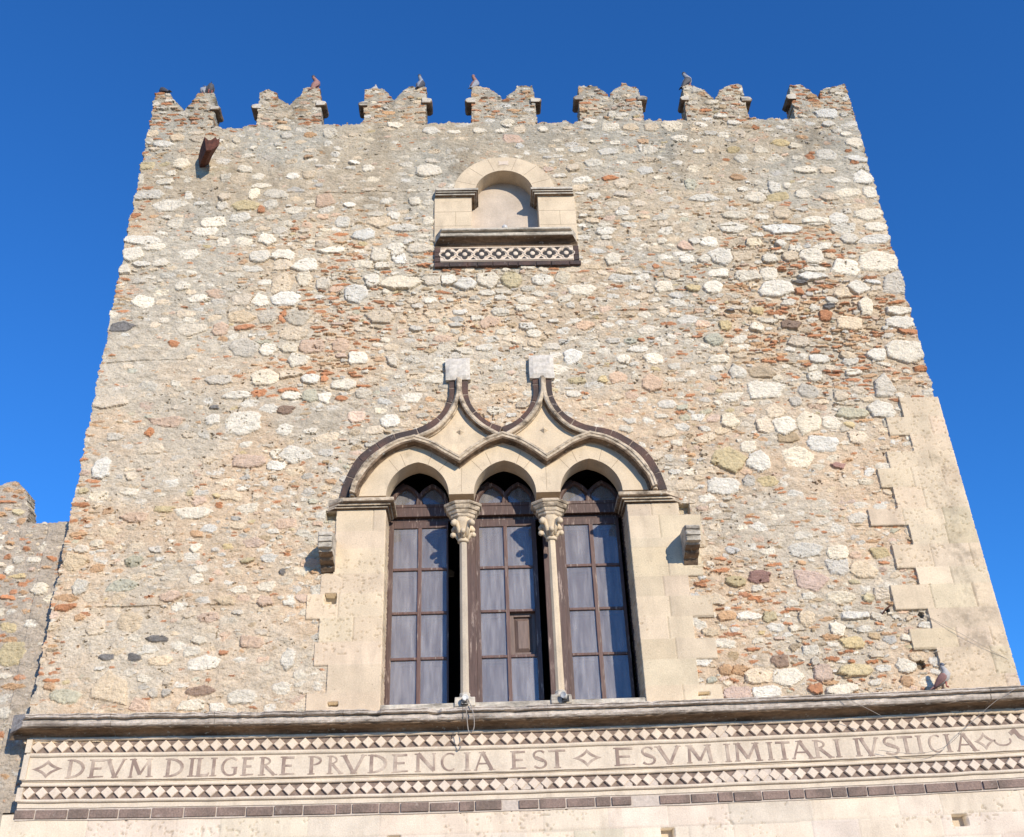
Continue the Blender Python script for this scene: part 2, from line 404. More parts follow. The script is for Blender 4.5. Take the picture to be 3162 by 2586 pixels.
STONES = "397,677,19,9,W 525,613,27,16,W 432,627,16,12,W 477,605,19,11,W 370,569,24,13,W 488,569,13,10,W 541,573,14,17,G 491,535,10,14,W 529,460,24,16,W 489,454,13,10,W 487,400,12,14,G 328,402,23,13,W 327,429,14,9,T 476,367,15,12,W 462,507,17,11,C 409,449,14,7,W 437,363,18,8,L 364,595,12,10,W 333,593,18,8,W 301,629,14,13,W 295,429,11,9,W 379,507,12,7,B 535,527,17,6,W 534,507,19,9,W 531,656,21,8,W 493,657,12,9,W 487,676,16,9,W 385,397,12,10,G 542,491,12,4,R 542,429,11,4,R 386,478,14,8,C 427,590,18,6,W 429,602,19,4,W 463,559,10,8,C 391,652,7,7,W 352,653,10,7,W 332,629,13,9,C 370,624,11,8,W 401,627,11,8,C 401,564,6,6,R 431,521,9,8,R 439,536,8,4,K 406,579,8,3,K 448,453,10,5,C 450,443,10,4,W 426,389,10,7,C 335,367,12,9,C 365,382,9,7,G 450,426,11,5,W 397,420,11,7,W 294,466,8,5,C -333,435,16,12,W -355,367,23,17,W -358,642,14,10,W -325,625,13,10,C -290,624,15,11,W -303,506,18,11,C -297,532,15,10,G -236,486,12,10,P -219,574,16,15,W -198,596,11,12,W -189,641,13,13,W -158,591,24,12,W -182,531,17,10,C -275,485,16,11,P -366,484,16,14,G -333,480,11,9,W -317,565,20,12,W -375,535,16,10,C -400,515,10,10,P -437,568,13,7,W -510,564,15,9,W -528,675,25,8,W -539,650,14,12,W -546,622,7,8,W -459,646,12,8,W -497,632,10,7,W -531,403,22,9,C -453,371,21,6,P -468,331,17,9,C -525,305,11,13,W -344,311,21,9,P -285,319,16,11,W -304,320,12,8,W -229,423,16,9,W -272,406,10,9,L -253,404,9,7,W -210,373,12,9,P -167,365,11,9,W -212,464,14,10,W -165,460,7,9,G -302,385,9,6,B -339,412,9,5,R -536,521,14,8,K -394,391,6,3,K -339,534,12,10,G -293,601,10,12,W -323,587,13,16,C -351,563,9,9,W -303,483,10,8,W -291,463,12,8,W -297,407,11,7,W -367,409,17,6,W -273,433,12,8,W -323,387,12,6,W -439,517,20,9,G -304,440,15,6,C -212,624,13,7,W -184,622,11,7,W -266,592,10,10,G -255,651,15,6,W -393,434,16,8,G -473,355,5,5,R -460,493,6,5,R -255,433,4,5,R -231,401,7,4,R -461,591,10,7,W -376,564,15,9,C -342,491,12,5,L -301,415,14,4,R -370,518,12,4,R -318,534,5,8,R -202,408,10,7,G -301,355,10,8,W -394,373,10,8,W 366,739,15,10,W 289,739,20,7,W 324,681,18,10,W 225,677,9,7,W 145,627,11,9,W 282,573,13,11,W 293,598,14,7,W 212,575,12,9,W 152,591,15,6,W 97,572,17,9,W 185,453,12,8,W 144,454,9,7,W 75,460,11,10,W 271,483,11,9,L 288,507,8,9,Y 337,531,9,6,Y 178,414,13,10,P 137,680,13,8,W 250,649,10,7,N 301,533,5,3,K 113,423,6,5,Y 273,451,14,6,W 166,470,13,5,W 79,422,12,5,Y 221,702,12,5,W 204,612,5,3,R 171,486,5,3,R 333,503,10,7,W 265,657,9,6,W 218,658,7,5,W 278,684,9,11,W 207,643,12,6,C 250,624,10,7,W 276,623,6,6,W 164,713,10,4,W 226,598,11,7,C 253,573,9,6,Y 156,484,8,5,L 79,546,5,6,W -466,178,10,6,L -473,236,14,6,P -403,241,18,8,W -437,246,13,4,Y -459,102,13,11,C -424,82,11,4,K -448,61,7,4,K -478,62,8,3,K -469,25,19,13,C -368,20,15,5,B -322,12,16,8,W -433,5,10,7,P -377,4,15,6,W -516,19,16,8,L -536,180,13,9,C -496,98,10,9,C -524,148,9,9,W -549,100,8,6,C -351,126,10,6,C -417,133,12,6,P -316,75,13,7,P -419,56,13,6,C -370,52,18,8,W -376,79,8,4,W -536,123,12,4,R -537,135,11,4,O -279,21,10,7,W -274,55,8,10,W -389,153,8,7,W -537,215,9,3,O -542,274,6,4,Y -542,255,11,3,R -348,1,8,5,W -407,20,6,5,G -421,20,5,5,G -537,31,6,4,O -406,33,5,5,C -348,64,5,3,R -306,124,8,6,P -475,147,15,7,L -395,194,6,5,W -373,250,4,4,R -411,267,4,4,Y -376,263,4,3,Y -331,176,8,3,Y -289,160,4,4,K -487,293,6,5,C -518,110,5,4,O -531,196,9,5,C 375,349,15,13,W 345,347,15,12,W 264,300,19,14,Y 303,294,14,13,W 352,300,20,14,W 253,261,20,11,W 308,266,11,7,Y 339,171,18,9,W 279,138,13,8,D 249,134,12,6,Y 338,132,16,11,N 370,110,15,7,W 430,166,11,6,Y 383,88,16,5,W 373,55,13,7,Y 370,23,17,7,Y 291,18,17,10,W 258,19,16,9,C 333,21,11,9,P 322,3,8,6,R 351,1,18,6,W 264,1,15,7,W 233,0,17,8,N 358,72,8,8,W 429,26,11,8,W 426,8,8,5,O 326,85,9,8,C 379,167,14,9,W 375,150,12,13,G 404,143,15,10,C 258,90,14,5,W 233,91,10,5,O 282,89,9,6,Y 349,62,9,3,O 420,112,8,7,C 403,109,7,5,Y 287,35,9,7,B 239,27,8,5,O 222,27,8,5,O 402,285,8,4,D 285,266,8,8,G 272,355,10,10,W 319,347,11,10,C 404,348,10,10,W 436,326,13,9,C 344,328,13,7,T 292,316,10,8,W 388,317,19,11,W 327,33,5,6,G -273,884,11,10,W -414,870,6,6,W -523,864,14,6,W -492,824,11,10,W -544,821,13,8,Y -549,792,5,12,W -530,762,22,9,W -499,741,21,11,W -402,792,10,10,C -422,792,8,8,W -374,794,9,8,W -378,760,9,9,W -419,757,9,9,C -345,760,18,9,W -387,737,19,9,Y -351,739,10,8,W -393,714,15,8,W -430,707,17,10,W -440,690,18,9,W -211,808,9,6,W -172,899,11,6,W -210,680,14,10,W -244,703,10,10,W -158,690,22,7,W -299,797,9,8,C -323,795,10,7,W -421,738,8,8,W -273,745,12,12,P -369,775,13,5,W -351,673,12,9,W -388,854,5,5,W -350,861,6,4,W -348,853,4,3,W -396,810,12,6,W -508,661,14,6,W -486,704,11,8,W -232,821,7,4,W -262,837,7,5,W -273,859,6,6,W -236,736,9,6,W -504,804,7,5,W -521,797,8,3,W -511,787,12,6,W -477,789,6,4,W -191,703,15,9,C -338,879,9,6,W -304,880,9,5,O -545,721,7,4,R -364,730,6,7,R -272,663,9,6,C -303,834,7,4,O -326,642,16,10,W -414,669,8,8,W -505,878,10,6,C -473,874,11,6,C -544,887,8,6,C -473,758,6,7,W -120,802,18,12,W 155,836,16,7,W 217,839,11,9,W 130,812,12,6,W 170,772,13,10,C 258,890,15,12,W 8,866,13,8,N 19,851,7,5,W -42,886,11,7,W 20,887,9,9,C -8,884,12,4,W -117,886,11,8,W 161,889,14,8,W 193,888,11,7,C 226,888,11,9,C -3,593,13,12,Y 41,592,15,10,W -115,594,12,10,G 70,594,9,10,W 151,783,11,5,R 110,779,13,6,W -140,742,9,8,W -165,651,12,11,W -133,652,16,9,G -160,636,10,11,W 2,903,9,6,W 2,896,9,5,W 56,886,7,7,W 125,889,11,5,W 132,903,10,4,W 167,917,6,6,W -36,594,14,11,W -67,587,12,10,W -92,595,12,10,W 76,789,10,4,W 165,855,8,5,W 137,859,10,4,W 208,796,11,7,W 206,842,5,9,W 98,804,9,7,C -124,857,5,4,W -90,842,4,6,W -81,882,10,4,W 109,841,13,5,W 210,858,9,5,O 172,750,14,6,C -147,664,9,6,W -170,713,9,7,W -120,702,8,7,W 508,913,19,10,W 505,891,9,6,W 539,850,13,10,W 489,823,15,11,W 452,795,16,8,W 536,816,16,6,W 400,739,18,8,Y 399,759,9,10,W 401,708,12,11,C 448,692,19,8,W 484,695,13,10,W 529,703,21,10,W 536,774,15,11,W 536,796,16,6,W 268,862,11,7,W 281,797,9,6,W 344,781,10,6,O 502,771,13,6,W 438,745,11,8,W 363,870,8,8,C 390,836,11,6,W 425,850,12,6,Y 357,896,11,5,W 485,793,12,8,C 535,679,17,8,W 294,835,9,6,W 358,818,10,8,W 333,706,20,7,W 316,837,8,8,C 348,837,10,6,Y 273,767,9,10,L 339,911,10,5,W 328,942,11,4,W 348,741,4,3,W 418,762,6,6,W 464,820,7,5,R 468,828,5,3,R 530,808,6,4,R 526,831,5,3,R 444,844,10,6,W 443,819,8,5,W 535,910,6,4,W 337,869,9,6,W 347,859,9,5,G 334,816,6,3,R 285,655,14,8,W 411,641,9,6,W 450,644,11,6,W 389,885,6,4,R 509,746,19,8,W 540,746,10,10,W 478,739,14,8,C 393,816,1,2,C 410,816,13,5,W 214,819,15,4,C"
# ================================================================= GROUND
g = MB(); g.add([(-400, -400, -5), (400, -400, -5), (400, 400, -5), (-400, 400, -5)], [(0, 1, 2, 3)])
tag(g.out('ground', plain_mat('stone_paving', (.26, .20, .14), .9, 0, 3, .3)), kind='structure')

# ================================================================= TOWER
tower = empty('stone_tower', (0, 0, -5))
tag(tower, 'tall rubble stone tower with notched battlements, triple arched window and carved frieze', 'tower')
TB = empty  # parts are parented below
def part(o, parent=tower):
    o.parent = parent; o.matrix_parent_inverse = Matrix.Translation((0, 0, 5)) if parent is tower else Matrix()
    return o
CELL = .0115
F = Field(-5.56, -.32, 5.58, 9.95, CELL, 4)
# 1. stones seen in the photograph
for tk in STONES.split():
    x, z, a, b, c = tk.split(','); x, z, a, b = (float(q) / 100 for q in (x, z, a, b))
    if abs(x) > 5.5: continue
    F.stone(x, z, a * 1.12, b * 1.12, NAT[c] * (1.07 if c == 'W' else 1), .032 + .008 * F.r.random(), F.r.normal() * .06, F.r.uniform(2.3, 4.2), .13, force=True, hv=(.9, 1.15))
# brick slivers packed where the wall has been patched with brick
def d_br(x, z):
    return 1.3 * gs(x, z, 4.15, 5.0, 1.25, 1.25) + 2.0 * gs(x, z, -2.75, 4.85, .55, .8) + .75 * gs(x, z, -2.5, 5.9, .6, .5) + .6 * gs(x, z, -1.6, 6.5, 1.3, .45) + .5 * gs(x, z, 4.6, 6.6, .9, .9) + .35 * gs(x, z, 2.9, .9, 1.2, .9) + (.25 if z > 9.0 else 0) + (.8 if x < -5.3 else 0) + .3 * gs(x, z, .5, 6.0, 1.5, .3)
F.scatter(9000, (.05, .12), (.017, .030), 'ROTP', (6, 3.5, 1, .7), (.016, .030), d_br, n=(2.6, 4), wob=.06, ang=.08)
F.scatter(5000, (.05, .11), (.022, .042), 'POYWGR', (3, 3, 1.5, 2, 1.5, 1), (.022, .040), lambda x, z: .8 if z > 9.04 else 0, n=(2.6, 4.5), ang=.08)
F.scatter(5200, (.07, .15), (.035, .07), 'WCG', (6, 2, 1), (.022, .034), lambda x, z: float(.55 * gs(x, z, 0, 6.4, 6, 1.1) + .30 * gs(x, z, 0, 8.3, 6, .7) + .5 * gs(x, z, 4, 5.2, 1.6, 1.8)), ang=.1)
# 2. fill
def d_big(x, z): return .35 + .6 * gs(x, z, 3.6, 5.2, 2.2, 2.2) + .35 * gs(x, z, -1, 5.8, 4, 1.2) if z < 7.5 else .25
def d_red(x, z):
    return .22 + 1.0 * gs(x, z, 4.2, 5.2, 1.3, 1.3) + 1.2 * gs(x, z, -2.75, 4.9, .6, .9) + .5 * gs(x, z, -1.5, 6.3, 2.5, .5) + .5 * gs(x, z, 3.2, 1.1, 1.6, 1.0) + .35 * gs(x, z, 2.6, 6.5, 2.4, 1) + (.2 if z > 9.05 else 0) + (.6 if x < -5.25 else 0)
F.scatter(6000, (.08, .15), (.045, .08), 'WCGP', (6, 4, 2, 1), (.018, .032), d_big)
F.scatter(9000, (.045, .09), (.025, .05), 'WCGPLYTO', (6, 4, 3, 1.5, .6, .5, .6, .9), (.016, .029), lambda x, z: .75)
F.scatter(22000, (.03, .075), (.010, .018), 'ROWCGT', (5, 3, 1, 1.5, 1, 1), (.014, .028), d_red, n=(2.5, 4), wob=.08, ang=.10)
F.scatter(30000, (.02, .045), (.012, .026), 'WCGROPTYL', (5, 4, 3, 1.2, 1.5, 1.2, .7, .3, .3), (.010, .026), lambda x, z: .75)
F.scatter(16000, (.03, .08), (.010, .020), 'WCGPT', (4, 4, 3, 1.5, 1), (.010, .026), lambda x, z: .8, ang=.12)
X, Z = F.X, F.Z
lev = (.0085 + .010 * gs(X, Z, -4.3, 3.2, 2.0, 2.8) + .006 * np.clip((Z - 6.9) / .8, 0, 1) * (Z < 9.05) + .008 * gs(X, Z, 1.4, 5.1, 1.2, 1.0)
       - .006 * gs(X, Z, 0, 6, 6, .8) + .010 * gs(X, Z, -4.6, 5.8, 1.2, 1.6) + .007 * gs(X, Z, 3.5, 2.9, 1.2, .9) - .013 * gs(X, Z, 4.1, 5.1, 1.5, 1.3) - .014 * gs(X, Z, -2.75, 4.8, .6, .7)
       + .006 * gs(X, Z, -4, .6, 3, .6) - .006 * gs(X, Z, -2, 5.9, 2, .6)).astype(np.float32)
w = fbm(F.shape, CELL, 1.6, 1.0, 91, 4)[..., None]
top = np.clip((Z - 3.0) / 5.5, 0, 1)[..., None]
w2 = np.clip((fbm(F.shape, CELL, 1.1, .8, 97, 4)[..., None] - .5) * 5 + .5, 0, 1)
mc = (np.array((.60, .455, .31)) * (1 - top) + np.array((.50, .42, .305)) * top) * w2 + (np.array((.56, .475, .36)) * (1 - top) + np.array((.45, .41, .33)) * top) * (1 - w2)
mc = mc * (.84 + .3 * w)
mc = mc * (1 - .30 * np.clip((fbm(F.shape, CELL, .9, 1.8, 130, 5, .6) - .5) * 6, 0, 1)[..., None] * np.clip((Z - 7) / 2, 0, 1)[..., None])
finish(F, lev, mc.astype(np.float32), 300)
# weathering stains of their own shape (lichen, run-off) near the top
st = np.clip((fbm(F.shape, CELL, .35, .7, 171, 5, .65) - .55) * 7, 0, 1) * (gs(X, Z, 3.0, 8.5, .5, .5) + .9 * gs(X, Z, 4.3, 8.5, .5, .35) + .8 * gs(X, Z, 5.1, 8.75, .3, .3) + .5 * gs(X, Z, -.8, 7.8, 1.2, .9) + .45 * gs(X, Z, -3, 7.9, 1.5, .7) + .5 * (Z > 9.15)).clip(0, 1)
F.Col *= (1 - .62 * st)[..., None]
F.Col = F.Col * (1 - (.10 * np.clip((Z - 6.5) / 2.5, 0, 1))[..., None])
# small dark pits and lost joints
pit = np.clip((fbm(F.shape, CELL, .06, .04, 211, 3, .7) - .76) * 14, 0, 1) * (fbm(F.shape, CELL, .9, .6, 219, 3) > .52)
F.H -= (.03 * pit).astype(np.float32); F.Col *= (1 - .25 * pit)[..., None]
# horizontal cracks between old building lifts
for zc, xa, xb, am in ((6.86, 1.3, 4.6, 1), (5.35, -.5, 5.4, .7), (5.22, .9, 3, .5), (7.62, -4.9, -1.2, .6), (4.66, -5.5, -4.3, .6), (1.22, -5.2, -3.2, .9), (.88, -2.9, -.5, .0), (6.02, -1.5, 1.6, .8), (2.03, 2.9, 5.0, .3), (4.28, 3.2, 5, .8)):
    wv = zc + (fbm((F.nx, 8), CELL, 1.2, .1, int(zc * 100), 4)[:, :1] - .5) * .10
    m_ = (np.abs(Z - wv) < .008) & (X > xa) & (X < xb) & (fbm(F.shape, CELL, .35, .3, int(zc * 77), 3) > .46)
    F.H[m_] -= .02 * am; F.Col[m_] *= 1 - .25 * am
F.H = F.H.clip(-.06, .09)
# ashlar quoin, lower right corner: (z0, z1, x_left)
QU = [(3.53, 3.83, 5.02), (3.27, 3.53, 4.78), (3.03, 3.27, 5.035), (2.79, 3.03, 4.68), (2.52, 2.79, 4.505), (2.22, 2.52, 4.645), (2.005, 2.22, 4.262), (1.74, 2.005, 4.72), (1.44, 1.74, 4.458),
      (1.225, 1.44, 4.68), (.92, 1.225, 4.32), (.68, .92, 4.695), (.445, .68, 4.42), (.13, .445, 4.69), (-.32, .13, 4.66)]
JL = [(2.10, 2.40, -2.285), (1.86, 2.10, -2.285), (1.545, 1.86, -2.285), (1.30, 1.545, -2.42), (1.005, 1.30, -2.57), (.715, 1.005, -2.41), (.455, .715, -2.44), (.13, .455, -2.28), (-.32, .13, -2.50)]
JR = [(2.215, 2.40, 1.92), (1.915, 2.215, 2.165), (1.78, 1.915, 2.185), (1.42, 1.78, 2.115), (1.165, 1.42, 1.925), (.905, 1.165, 2.165), (.64, .905, 1.92), (.408, .64, 2.145), (.10, .408, 1.895), (-.32, .10, 2.15)]
RAG = (fbm(F.shape, CELL, .09, .06, 611, 3, .7)[:-1, :-1] - .5) * .05
def cellmask(x0, x1, z0, z1):
    cx = X[:-1, :-1] + CELL / 2 + RAG; cz = Z[:-1, :-1] + CELL / 2
    return (cx > x0) & (cx < x1) & (cz > z0) & (cz < z1)
ashc = np.array((.62, .50, .35)); pitn = fbm(F.shape, CELL, .035, .02, 401, 2, .7); pitg = fbm(F.shape, CELL, .9, .6, 405, 3)
def ashlar(course, xl=None, xr=None, proud=.05, seed=0, joints=()):
    r_ = np.random.default_rng(seed); mk = np.zeros((F.nx - 1, F.nz - 1), bool)
    for z0, z1, xx in course:
        a, b = (xx, xr) if xr is not None else (xl, xx)
        mk |= cellmask(a, b, z0, z1)
        splits = sorted([a] + [s_ for s_ in np.cumsum(r_.uniform(.35, .75, 6)) + a if s_ < b - .2] + [b])
        for k in range(len(splits) - 1):
            s0, s1 = splits[k], splits[k + 1]
            v = (X >= s0 - .006) & (X <= s1 + .006) & (Z >= z0 - .006) & (Z <= z1 + .006)
            col = ashc * (1 + r_.normal() * .055) * (1 + r_.normal(size=3) * .012)
            F.Col[v] = col; F.H[v] = proud + r_.uniform(-.002, .002)
            j = v & ((np.abs(Z - z0) < .006) | ((np.abs(X - s0) < .006) & (k > 0)))
            F.H[j] -= .008; F.Col[j] *= .72
            P_ = v & (pitn > .755) & (pitg > (.40 if seed == 1 else .50)); F.H[P_] -= .012; F.Col[P_] *= .72
    return mk
cq = ashlar(QU, xr=5.60, proud=.045, seed=1)
cl = ashlar(JL, xr=-1.60, proud=.035, seed=2)
cr = ashlar(JR, xl=1.20, proud=.035, seed=3)
stq = (gs(X, Z, 5.2, .6, .35, .5) + gs(X, Z, 5.3, 1.6, .2, .5) + .7 * gs(X, Z, 5.3, 2.8, .15, .8)).clip(0, 1) * np.clip((fbm(F.shape, CELL, .12, .12, 431, 4, .7) - .45) * 5, 0, 1)
F.Col *= (1 - .30 * stq * (X > 4.7))[..., None]; F.H -= (.008 * stq * (X > 4.7)).astype(np.float32)
# small putlog holes left in the ashlar
for (x0, x1, z0, z1) in ((-2.365, -2.23, 1.185, 1.305), (-2.41, -2.285, 2.26, 2.39), (-2.27, -2.145, -.02, .03), (1.93, 2.06, 2.24, 2.38), (1.87, 2.0, -.02, .02)):
    v = (X >= x0) & (X <= x1) & (Z >= z0) & (Z <= z1); F.H[v] = -.10; F.Col[v] = np.array((.50, .42, .30))
for (x0, z0, r0) in ((4.617, .857, .035), (4.475, .265, .05), (4.23, .93, .03)):
    v = ((X - x0) / r0) ** 2 + ((Z - z0) / r0) ** 2 < 1; F.H[v] -= .05; F.Col[v] *= .35
# silhouettes
cx = X[:-1, :-1] + CELL / 2; cz = Z[:-1, :-1] + CELL / 2
wx = (fbm(F.shape, CELL, .22, .10, 501, 4, .65)[:-1, :-1] - .5); wz = (fbm(F.shape, CELL, .12, .12, 521, 4, .65)[:-1, :-1] - .5)
edge = np.where((cz < 3.83) & (cx > 0), 5.535, 5.515 + .09 * wx)
cren = 9.035 + .16 * wz - .06 * np.clip((-cx - 3.4) / 1.2, 0, 1) * np.clip((cx + 5.2), 0, 1)
body = (np.abs(cx) < edge)
# label-brick outline of the window
OUT_L = [(-2.255, 2.56), (-2.19, 2.82), (-2.05, 3.11), (-1.79, 3.334), (-1.6, 3.435), (-1.30, 3.515), (-1.085, 3.65), (-.965, 3.812), (-.905, 4.0), (-.90, 4.24)]
OUT_M = [(-.655, 4.24), (-.655, 4.0), (-.605, 3.83), (-.50, 3.68), (-.38, 3.575), (-.2275, 3.505)]
oL = catmull(OUT_L, 8); oM = catmull(OUT_M, 8)
outline = oL + oM + mir(oM)[1:] + mir(oL)
hole = inpoly(cx, cz, [(x, z) for x, z in outline] + [(1.80, 2.40), (1.285, 2.40), (1.285, -.4), (-1.69, -.4), (-1.69, 2.40), (-2.255, 2.40)])
# keep a hidden rim behind the brick label
rim = [((x + .2275) * .985 - .2275, z - .02) for x, z in outline]
hole &= inpoly(cx, cz, rim + [(1.80, 2.38), (1.285, 2.38), (1.285, -.4), (-1.69, -.4), (-1.69, 2.38), (-2.255, 2.38)])
niche = inpoly(cx, cz, [(-1.07, 6.19), (-1.07, 7.56), (-.80, 7.56)] + [(-.075 + .725 * math.cos(t), 7.535 + .685 * math.sin(t)) for t in np.linspace(math.pi, 0, 33)] + [(.75, 7.56), (.93, 7.56), (.93, 6.19)])
wallc = body & (cz < cren) & ~hole & ~niche
MER = [
 [(-5.60, 9.0), (-5.60, 9.775), (-5.30, 9.78), (-5.235, 9.65), (-5.12, 9.51), (-5.02, 9.38), (-4.935, 9.56), (-4.85, 9.75), (-4.60, 9.775), (-4.56, 9.45), (-4.535, 9.0)],
 [(-3.87, 9.0), (-3.885, 9.78), (-3.77, 9.83), (-3.62, 9.78), (-3.60, 9.64), (-3.50, 9.58), (-3.392, 9.46), (-3.30, 9.61), (-3.225, 9.68), (-3.20, 9.84), (-3.137, 9.87), (-2.945, 9.84), (-2.90, 9.55), (-2.865, 9.0)],
 [(-2.22, 9.0), (-2.225, 9.79), (-2.15, 9.83), (-1.95, 9.82), (-1.84, 9.68), (-1.75, 9.54), (-1.66, 9.69), (-1.523, 9.855), (-1.25, 9.845), (-1.253, 9.0)],
 [(-.535, 9.0), (-.53, 9.845), (-.405, 9.85), (-.228, 9.78), (-.12, 9.67), (-.029, 9.53), (.08, 9.68), (.172, 9.74), (.202, 9.84), (.449, 9.83), (.465, 9.6), (.483, 9.0)],
 [(1.16, 9.0), (1.185, 9.84), (1.47, 9.825), (1.59, 9.71), (1.675, 9.54), (1.70, 9.66), (1.774, 9.75), (1.88, 9.82), (1.885, 9.885), (1.97, 9.885), (1.985, 9.82), (2.147, 9.785), (2.163, 9.585), (2.165, 9.0)],
 [(2.846, 9.0), (2.87, 9.79), (2.96, 9.84), (3.02, 9.82), (3.20, 9.70), (3.343, 9.48), (3.44, 9.69), (3.578, 9.79), (3.76, 9.84), (3.822, 9.80), (3.825, 9.55), (3.83, 9.0)],
 [(4.561, 9.0), (4.59, 9.79), (4.777, 9.81), (4.92, 9.67), (5.032, 9.45), (5.07, 9.63), (5.18, 9.74), (5.321, 9.75), (5.42, 9.80), (5.50, 9.80), (5.52, 9.5), (5.56, 9.0)]]
mers = []
for k, pl in enumerate(MER):
    jx = cx + .035 * wx; jz = cz + .05 * wz
    mers.append(inpoly(jx, jz, pl) & body & (cz >= cren) & ~wallc)
union = wallc.copy()
for m_ in mers: union |= m_
wall = patch('rubble_wall', F, wallc & ~cq & ~cl & ~cr, union | cq, m_rub, None, depth=.34)
part(wall)
q = part(patch('quoin', F, wallc & cq, union, m_ashv, None, depth=.34)); q['label'] = 'pale squared corner blocks stepping up the lower right edge of the tower'
jl = part(patch('window_jamb', F, wallc & cl, union, m_ashv, None, depth=.62)); jr_ = part(patch('window_jamb', F, wallc & cr, union, m_ashv, None, depth=.62))
MB_T = .30
merobj = []
for k, m_ in enumerate(mers):
    o = part(patch('merlon', F, m_, union, m_rub, None, depth=MB_T, back=True, rings=8)); merobj.append(o)
# slabs across each merlon flank
COR = [(0, 1, -4.555, -4.465, 9.36, 9.44), (1, -1, -3.98, -3.89, 9.375, 9.47), (1, 1, -2.91, -2.815, 9.43, 9.53), (2, -1, -2.31, -2.225, 9.41, 9.50), (2, 1, -1.255, -1.158, 9.46, 9.565),
       (3, -1, -.632, -.53, 9.45, 9.56), (3, 1, .46, .568, 9.45, 9.54), (4, -1, 1.088, 1.175, 9.49, 9.59), (4, 1, 2.16, 2.262, 9.47, 9.56), (5, -1, 2.79, 2.86, 9.45, 9.55), (5, 1, 3.82, 3.925, 9.42, 9.52), (6, -1, 4.492, 4.58, 9.45, 9.56)]
for (k, s_, x0, x1, z0, z1) in COR:
    mb = MB(); e = .06
    xo, xi = (x0, x1 + e) if s_ < 0 else (x1, x0 - e)
    # rounded outer nose, rough slab running through the wall thickness
    pr = [(xi, z0), (xo - s_ * .02, z0), (xo, z0 + .02), (xo + s_ * .006, z0 + .05), (xo - s_ * .012, z1 - .012), (xo - s_ * .05, z1), (xi, z1 + .01)]
    rs = []
    for i, y in enumerate((-.045, -.035, .03, .10, .17, .225, .24)):
        sh = .9 if i in (0, 6) else 1
        rs.append([(xi + (x - xi) * sh + random.uniform(-.005, .005), y, (z0 + z1) / 2 + (z - (z0 + z1) / 2) * sh + random.uniform(-.006, .006)) for x, z in pr])
    mb.rings(rs, ks=(0, 1, 2))  # slab undersides painted darker as shade
    o = mb.out('side_slab', m_weath, None, False, mats=[m_weath, m_dirt_shade], bevel=.008)
    o.parent = merobj[k]
# tower body behind the facing: side walls, back wall, roof
SB = Field(0, -.32, 7.6, 9.1, .04, 8)
SB.scatter(2500, (.08, .22), (.05, .11), 'WCGP', (6, 3, 2, 1), (.03, .05), lambda x, z: .7)
SB.scatter(9000, (.05, .09), (.025, .05), 'WCGPRO', (5, 4, 3, 1, 2, 1), (.025, .04), lambda x, z: .8)
finish(SB, np.full(SB.shape, .022, np.float32), np.array((.45, .37, .29), np.float32), 40)
for sgn in (-1, 1):
    o = patch('side_wall', SB, np.ones((SB.nx - 1, SB.nz - 1), bool), np.ones((SB.nx - 1, SB.nz - 1), bool), m_rub, None, depth=0)
    me = o.data; co = np.zeros(len(me.vertices) * 3, np.float32); me.vertices.foreach_get('co', co); co = co.reshape(-1, 3)
    nw = co.copy(); nw[:, 1] = .28 + co[:, 0]; nw[:, 0] = sgn * (5.44 - co[:, 1]); me.vertices.foreach_set('co', nw.ravel())
    if sgn < 0: me.flip_normals()
    me.update(); part(o)
mb = MB(); mb.box(-5.42, 5.42, 7.75, 7.95, -5, 9.0); part(mb.out('back_wall', m_mort))
mb = MB(); mb.box(-5.40, 5.40, .30, 7.8, 8.86, 8.98); part(mb.out('roof_terrace', m_mort))
# dark room behind the triple window
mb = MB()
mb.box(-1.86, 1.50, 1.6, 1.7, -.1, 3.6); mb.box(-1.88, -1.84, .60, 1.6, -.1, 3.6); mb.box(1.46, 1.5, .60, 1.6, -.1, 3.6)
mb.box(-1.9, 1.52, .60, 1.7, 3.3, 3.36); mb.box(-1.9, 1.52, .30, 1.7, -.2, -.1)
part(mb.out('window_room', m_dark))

# ================================================================= TRIPLE WINDOW
C0 = -.2275
OC = (-1.30, C0 + .012, .862); HW = .388; ZS = 2.57
def arch(c, hw, top=.46, n=14):
    # slightly pointed arch, two arcs meeting at the crown
    R_ = (hw * hw + top * top) / (2 * hw); o = []
    a1 = math.asin(min(1, top / R_))
    for i in range(n + 1):
        t = a1 * i / n; o.append((c - hw + R_ - R_ * math.cos(t), ZS + R_ * math.sin(t)))
    return o + [(2 * c - x, z) for x, z in o[::-1][1:]]
HOOD = catmull([(-2.075, 2.56), (-2.015, 2.86), (-1.82, 3.16), (-1.57, 3.355), (-1.343, 3.43)], 7) + catmull([(-1.343, 3.43), (-1.14, 3.35), (-.95, 3.225), (-.775, 3.11)], 7)[1:] + catmull([(-.775, 3.11), (-.60, 3.255), (-.42, 3.375), (-.2275, 3.45)], 7)[1:]
HOOD = [(x, z - .125 * min(1, (z - 2.56) / .35)) for x, z in HOOD]; HOOD = HOOD + mir(HOOD)[1:]
poly = []
a_ = [arch(c, HW) for c in OC]
poly = [(-2.075, ZS)] + HOOD[1:-1] + [(2 * C0 + 2.075, ZS)]
poly += a_[2][::-1] + a_[1][::-1] + a_[0][::-1]
mb = MB(); mb.plate(poly, -.035, .22)
sur = part(mb.out('arch_surround', m_ash)); sur['label'] = 'smooth cream stone plate with three pointed arches'
